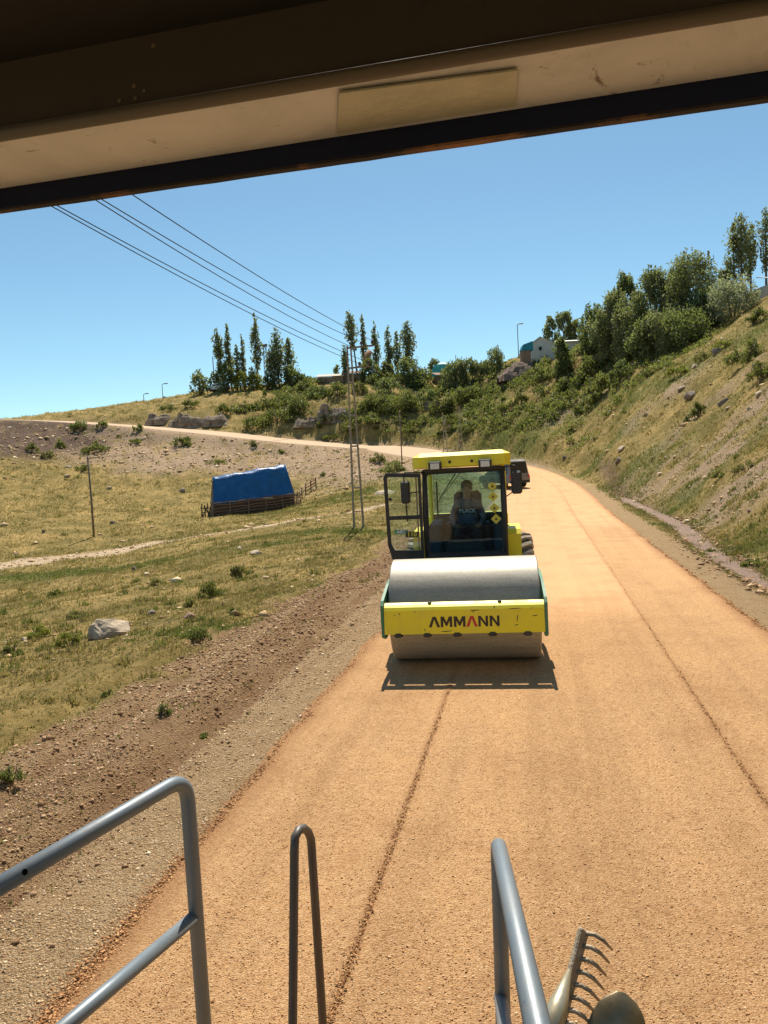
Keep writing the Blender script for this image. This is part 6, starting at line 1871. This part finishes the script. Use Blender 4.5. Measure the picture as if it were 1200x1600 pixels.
# ---- stones as real geometry
def stones(name, pts, size, material, label, flat=.6, rnd=None):
    n = len(pts)
    base = np.array([(1, 0, 0), (-1, 0, 0), (0, 1, 0), (0, -1, 0), (0, 0, 1), (0, 0, -1)], float)
    tri = np.array([(0, 2, 4), (2, 1, 4), (1, 3, 4), (3, 0, 4), (2, 0, 5), (1, 2, 5), (3, 1, 5), (0, 3, 5)])
    v = base[None] * _rs.uniform(.6, 1.3, (n, 6, 1)) + _rs.normal(0, .22, (n, 6, 3))
    v[:, :, 2] *= flat
    a = _rs.uniform(0, 6.28, n); ca, sa = np.cos(a)[:, None], np.sin(a)[:, None]
    x = v[:, :, 0] * ca - v[:, :, 1] * sa; y = v[:, :, 0] * sa + v[:, :, 1] * ca
    v = np.stack([x, y, v[:, :, 2]], -1) * size[:, None, None]
    v = v + pts[:, None, :]; v[:, :, 2] += (size * flat * .25)[:, None]
    f = (tri[None] + (np.arange(n) * 6)[:, None, None]).reshape(-1, 3)
    me = fast_mesh(name, v.reshape(-1, 3), f)
    attr(me, 'rnd', np.repeat(_rs.uniform(0, 1, n) if rnd is None else rnd, 6))
    o = link_mesh(name, me, material); tag(o, label, None, None, 'stuff')
def stone_mat(name, stops):
    m, nt, b = new_mat(name)
    nt.links.new(ramp(nt, getattr_node(nt, 'rnd'), stops), b.inputs['Base Color']); b.inputs['Roughness'].default_value = .9; b.inputs['Specular IOR Level'].default_value = .2
    return m
GRAV = stone_mat('gravel_stone', [(0, (.30, .18, .085)), (.3, (.50, .335, .175)), (.65, (.66, .47, .27)), (1, (.84, .67, .45))])
CLOD = stone_mat('earth_clod', [(0, (.19, .10, .05)), (.5, (.34, .20, .105)), (1, (.52, .345, .20))])
CHIP = stone_mat('orange_chip', [(0, (.28, .12, .045)), (.4, (.55, .29, .12)), (.8, (.74, .43, .20)), (1, (.90, .63, .36))])
CRUST = stone_mat('reddish_chip', [(0, (.20, .085, .032)), (.5, (.45, .225, .095)), (1, (.66, .39, .18))])
_shl = m_shoulder * (glat < 0)
p, vi = sample_faces(_shl * (1.15 - np.clip(_rut, 0, 1)), 44000, JL, JH, 4, 26)
stones('shoulder_gravel', p, np.clip(_rs.lognormal(-5.0, .42, len(p)) * np.clip(np.hypot(p[:, 0], p[:, 1]) / 7, .8, 2.2), .003, .032), GRAV, 'loose gravel covering the left shoulder')
_clm = np.exp(-((glat + 5.0) / .55)**2) + .8 * np.exp(-((glat + 6.3) / .6)**2) + .25 * np.exp(-((glat + 4.1) / .3)**2)
p, vi = sample_faces(_shl * _clm * sstep(.35, .6, fbm(gx / 1.1, gy / 1.1, 3, 97) + .1), 16000, JL, JH, 5, 36)
stones('earth_clods', p, np.clip(_rs.lognormal(-4.6, .5, len(p)) * np.clip(np.hypot(p[:, 0], p[:, 1]) / 9, .7, 2), .006, .05), CLOD, 'brown earth clods in ridges along the shoulder', .75)
p, vi = sample_faces(np.clip(m_dirt + m_dark * 1.3, 0, 1) * (gout > 1.2) + .05 * _open, 9000, JL, JH, 14, 150)
r = np.hypot(p[:, 0], p[:, 1])
stones('field_stones', p, np.clip(_rs.lognormal(-2.9, .6, len(p)) * np.clip(r / 60, .5, 1.8), .03, .4), GRAV, 'stones strewn over the bare slopes', .6)
# loose chippings on the road itself
def road_pts(n, lat_fn, s0, s1, pw=1.0):
    # more of them near the camera, where they can be told apart
    s = 1 / (1 / s0 + _rs.uniform(size=n) * (1 / s1 - 1 / s0))
    lat = lat_fn(n)
    k = np.clip(np.searchsorted(RS, s), 1, len(RS) - 1)
    t = (s - RS[k - 1]) / (RS[k] - RS[k - 1])
    c = RC[k - 1] * (1 - t[:, None]) + RC[k] * t[:, None]
    return np.stack([c[:, 0] + RN[k, 0] * lat, c[:, 1] + RN[k, 1] * lat, c[:, 2] + .018], 1)
p = road_pts(26000, lambda n: _rs.uniform(-3.1, 3.1, n), 3.4, 12)
stones('loose_chippings', p, np.clip(_rs.lognormal(-5.5, .35, len(p)), .002, .010), CHIP, 'loose orange chippings lying on the road', .5)
p = road_pts(2300, lambda n: -1.55 + _rs.normal(0, .016, n), 3.2, 10.0); p[:, 2] += .010
stones('chipping_ridge', p, np.clip(_rs.lognormal(-5.3, .4, len(p)), .003, .012), CRUST, 'thin ridge of loose chippings left along the lane joint', .7)
p = road_pts(1500, lambda n: 1.42 + _rs.normal(0, .016, n), 6.0, 45); p[:, 2] += .008
stones('chipping_ridge', p, np.clip(_rs.lognormal(-5.3, .4, len(p)), .003, .012), CRUST, 'faint ridge of chippings along the right lane joint', .7)
p = road_pts(6000, lambda n: -3.12 + np.abs(_rs.normal(0, .07, n)) * _rs.choice([-1, 1], n) * 1.0, 3.2, 30); p[:, 2] += -.006
stones('edge_chippings', p, np.clip(_rs.lognormal(-5.0, .4, len(p)), .004, .016), CRUST, 'chippings spilled along the left road edge', .6)
p = road_pts(3500, lambda n: 3.12 + _rs.normal(0, .05, n), 8, 40); p[:, 2] += -.006
stones('edge_chippings', p, np.clip(_rs.lognormal(-4.5, .4, len(p)), .005, .03), CRUST, 'chippings spilled along the right road edge', .6)
p, vi = sample_faces(np.clip(gdg, 0, 1) * (gst < 55), 3500, JL, JH, 12, 60)
stones('ditch_rubble', p, np.clip(_rs.lognormal(-3.2, .5, len(p)), .015, .12), CLOD, 'reddish rubble along the roadside ditch', .6)
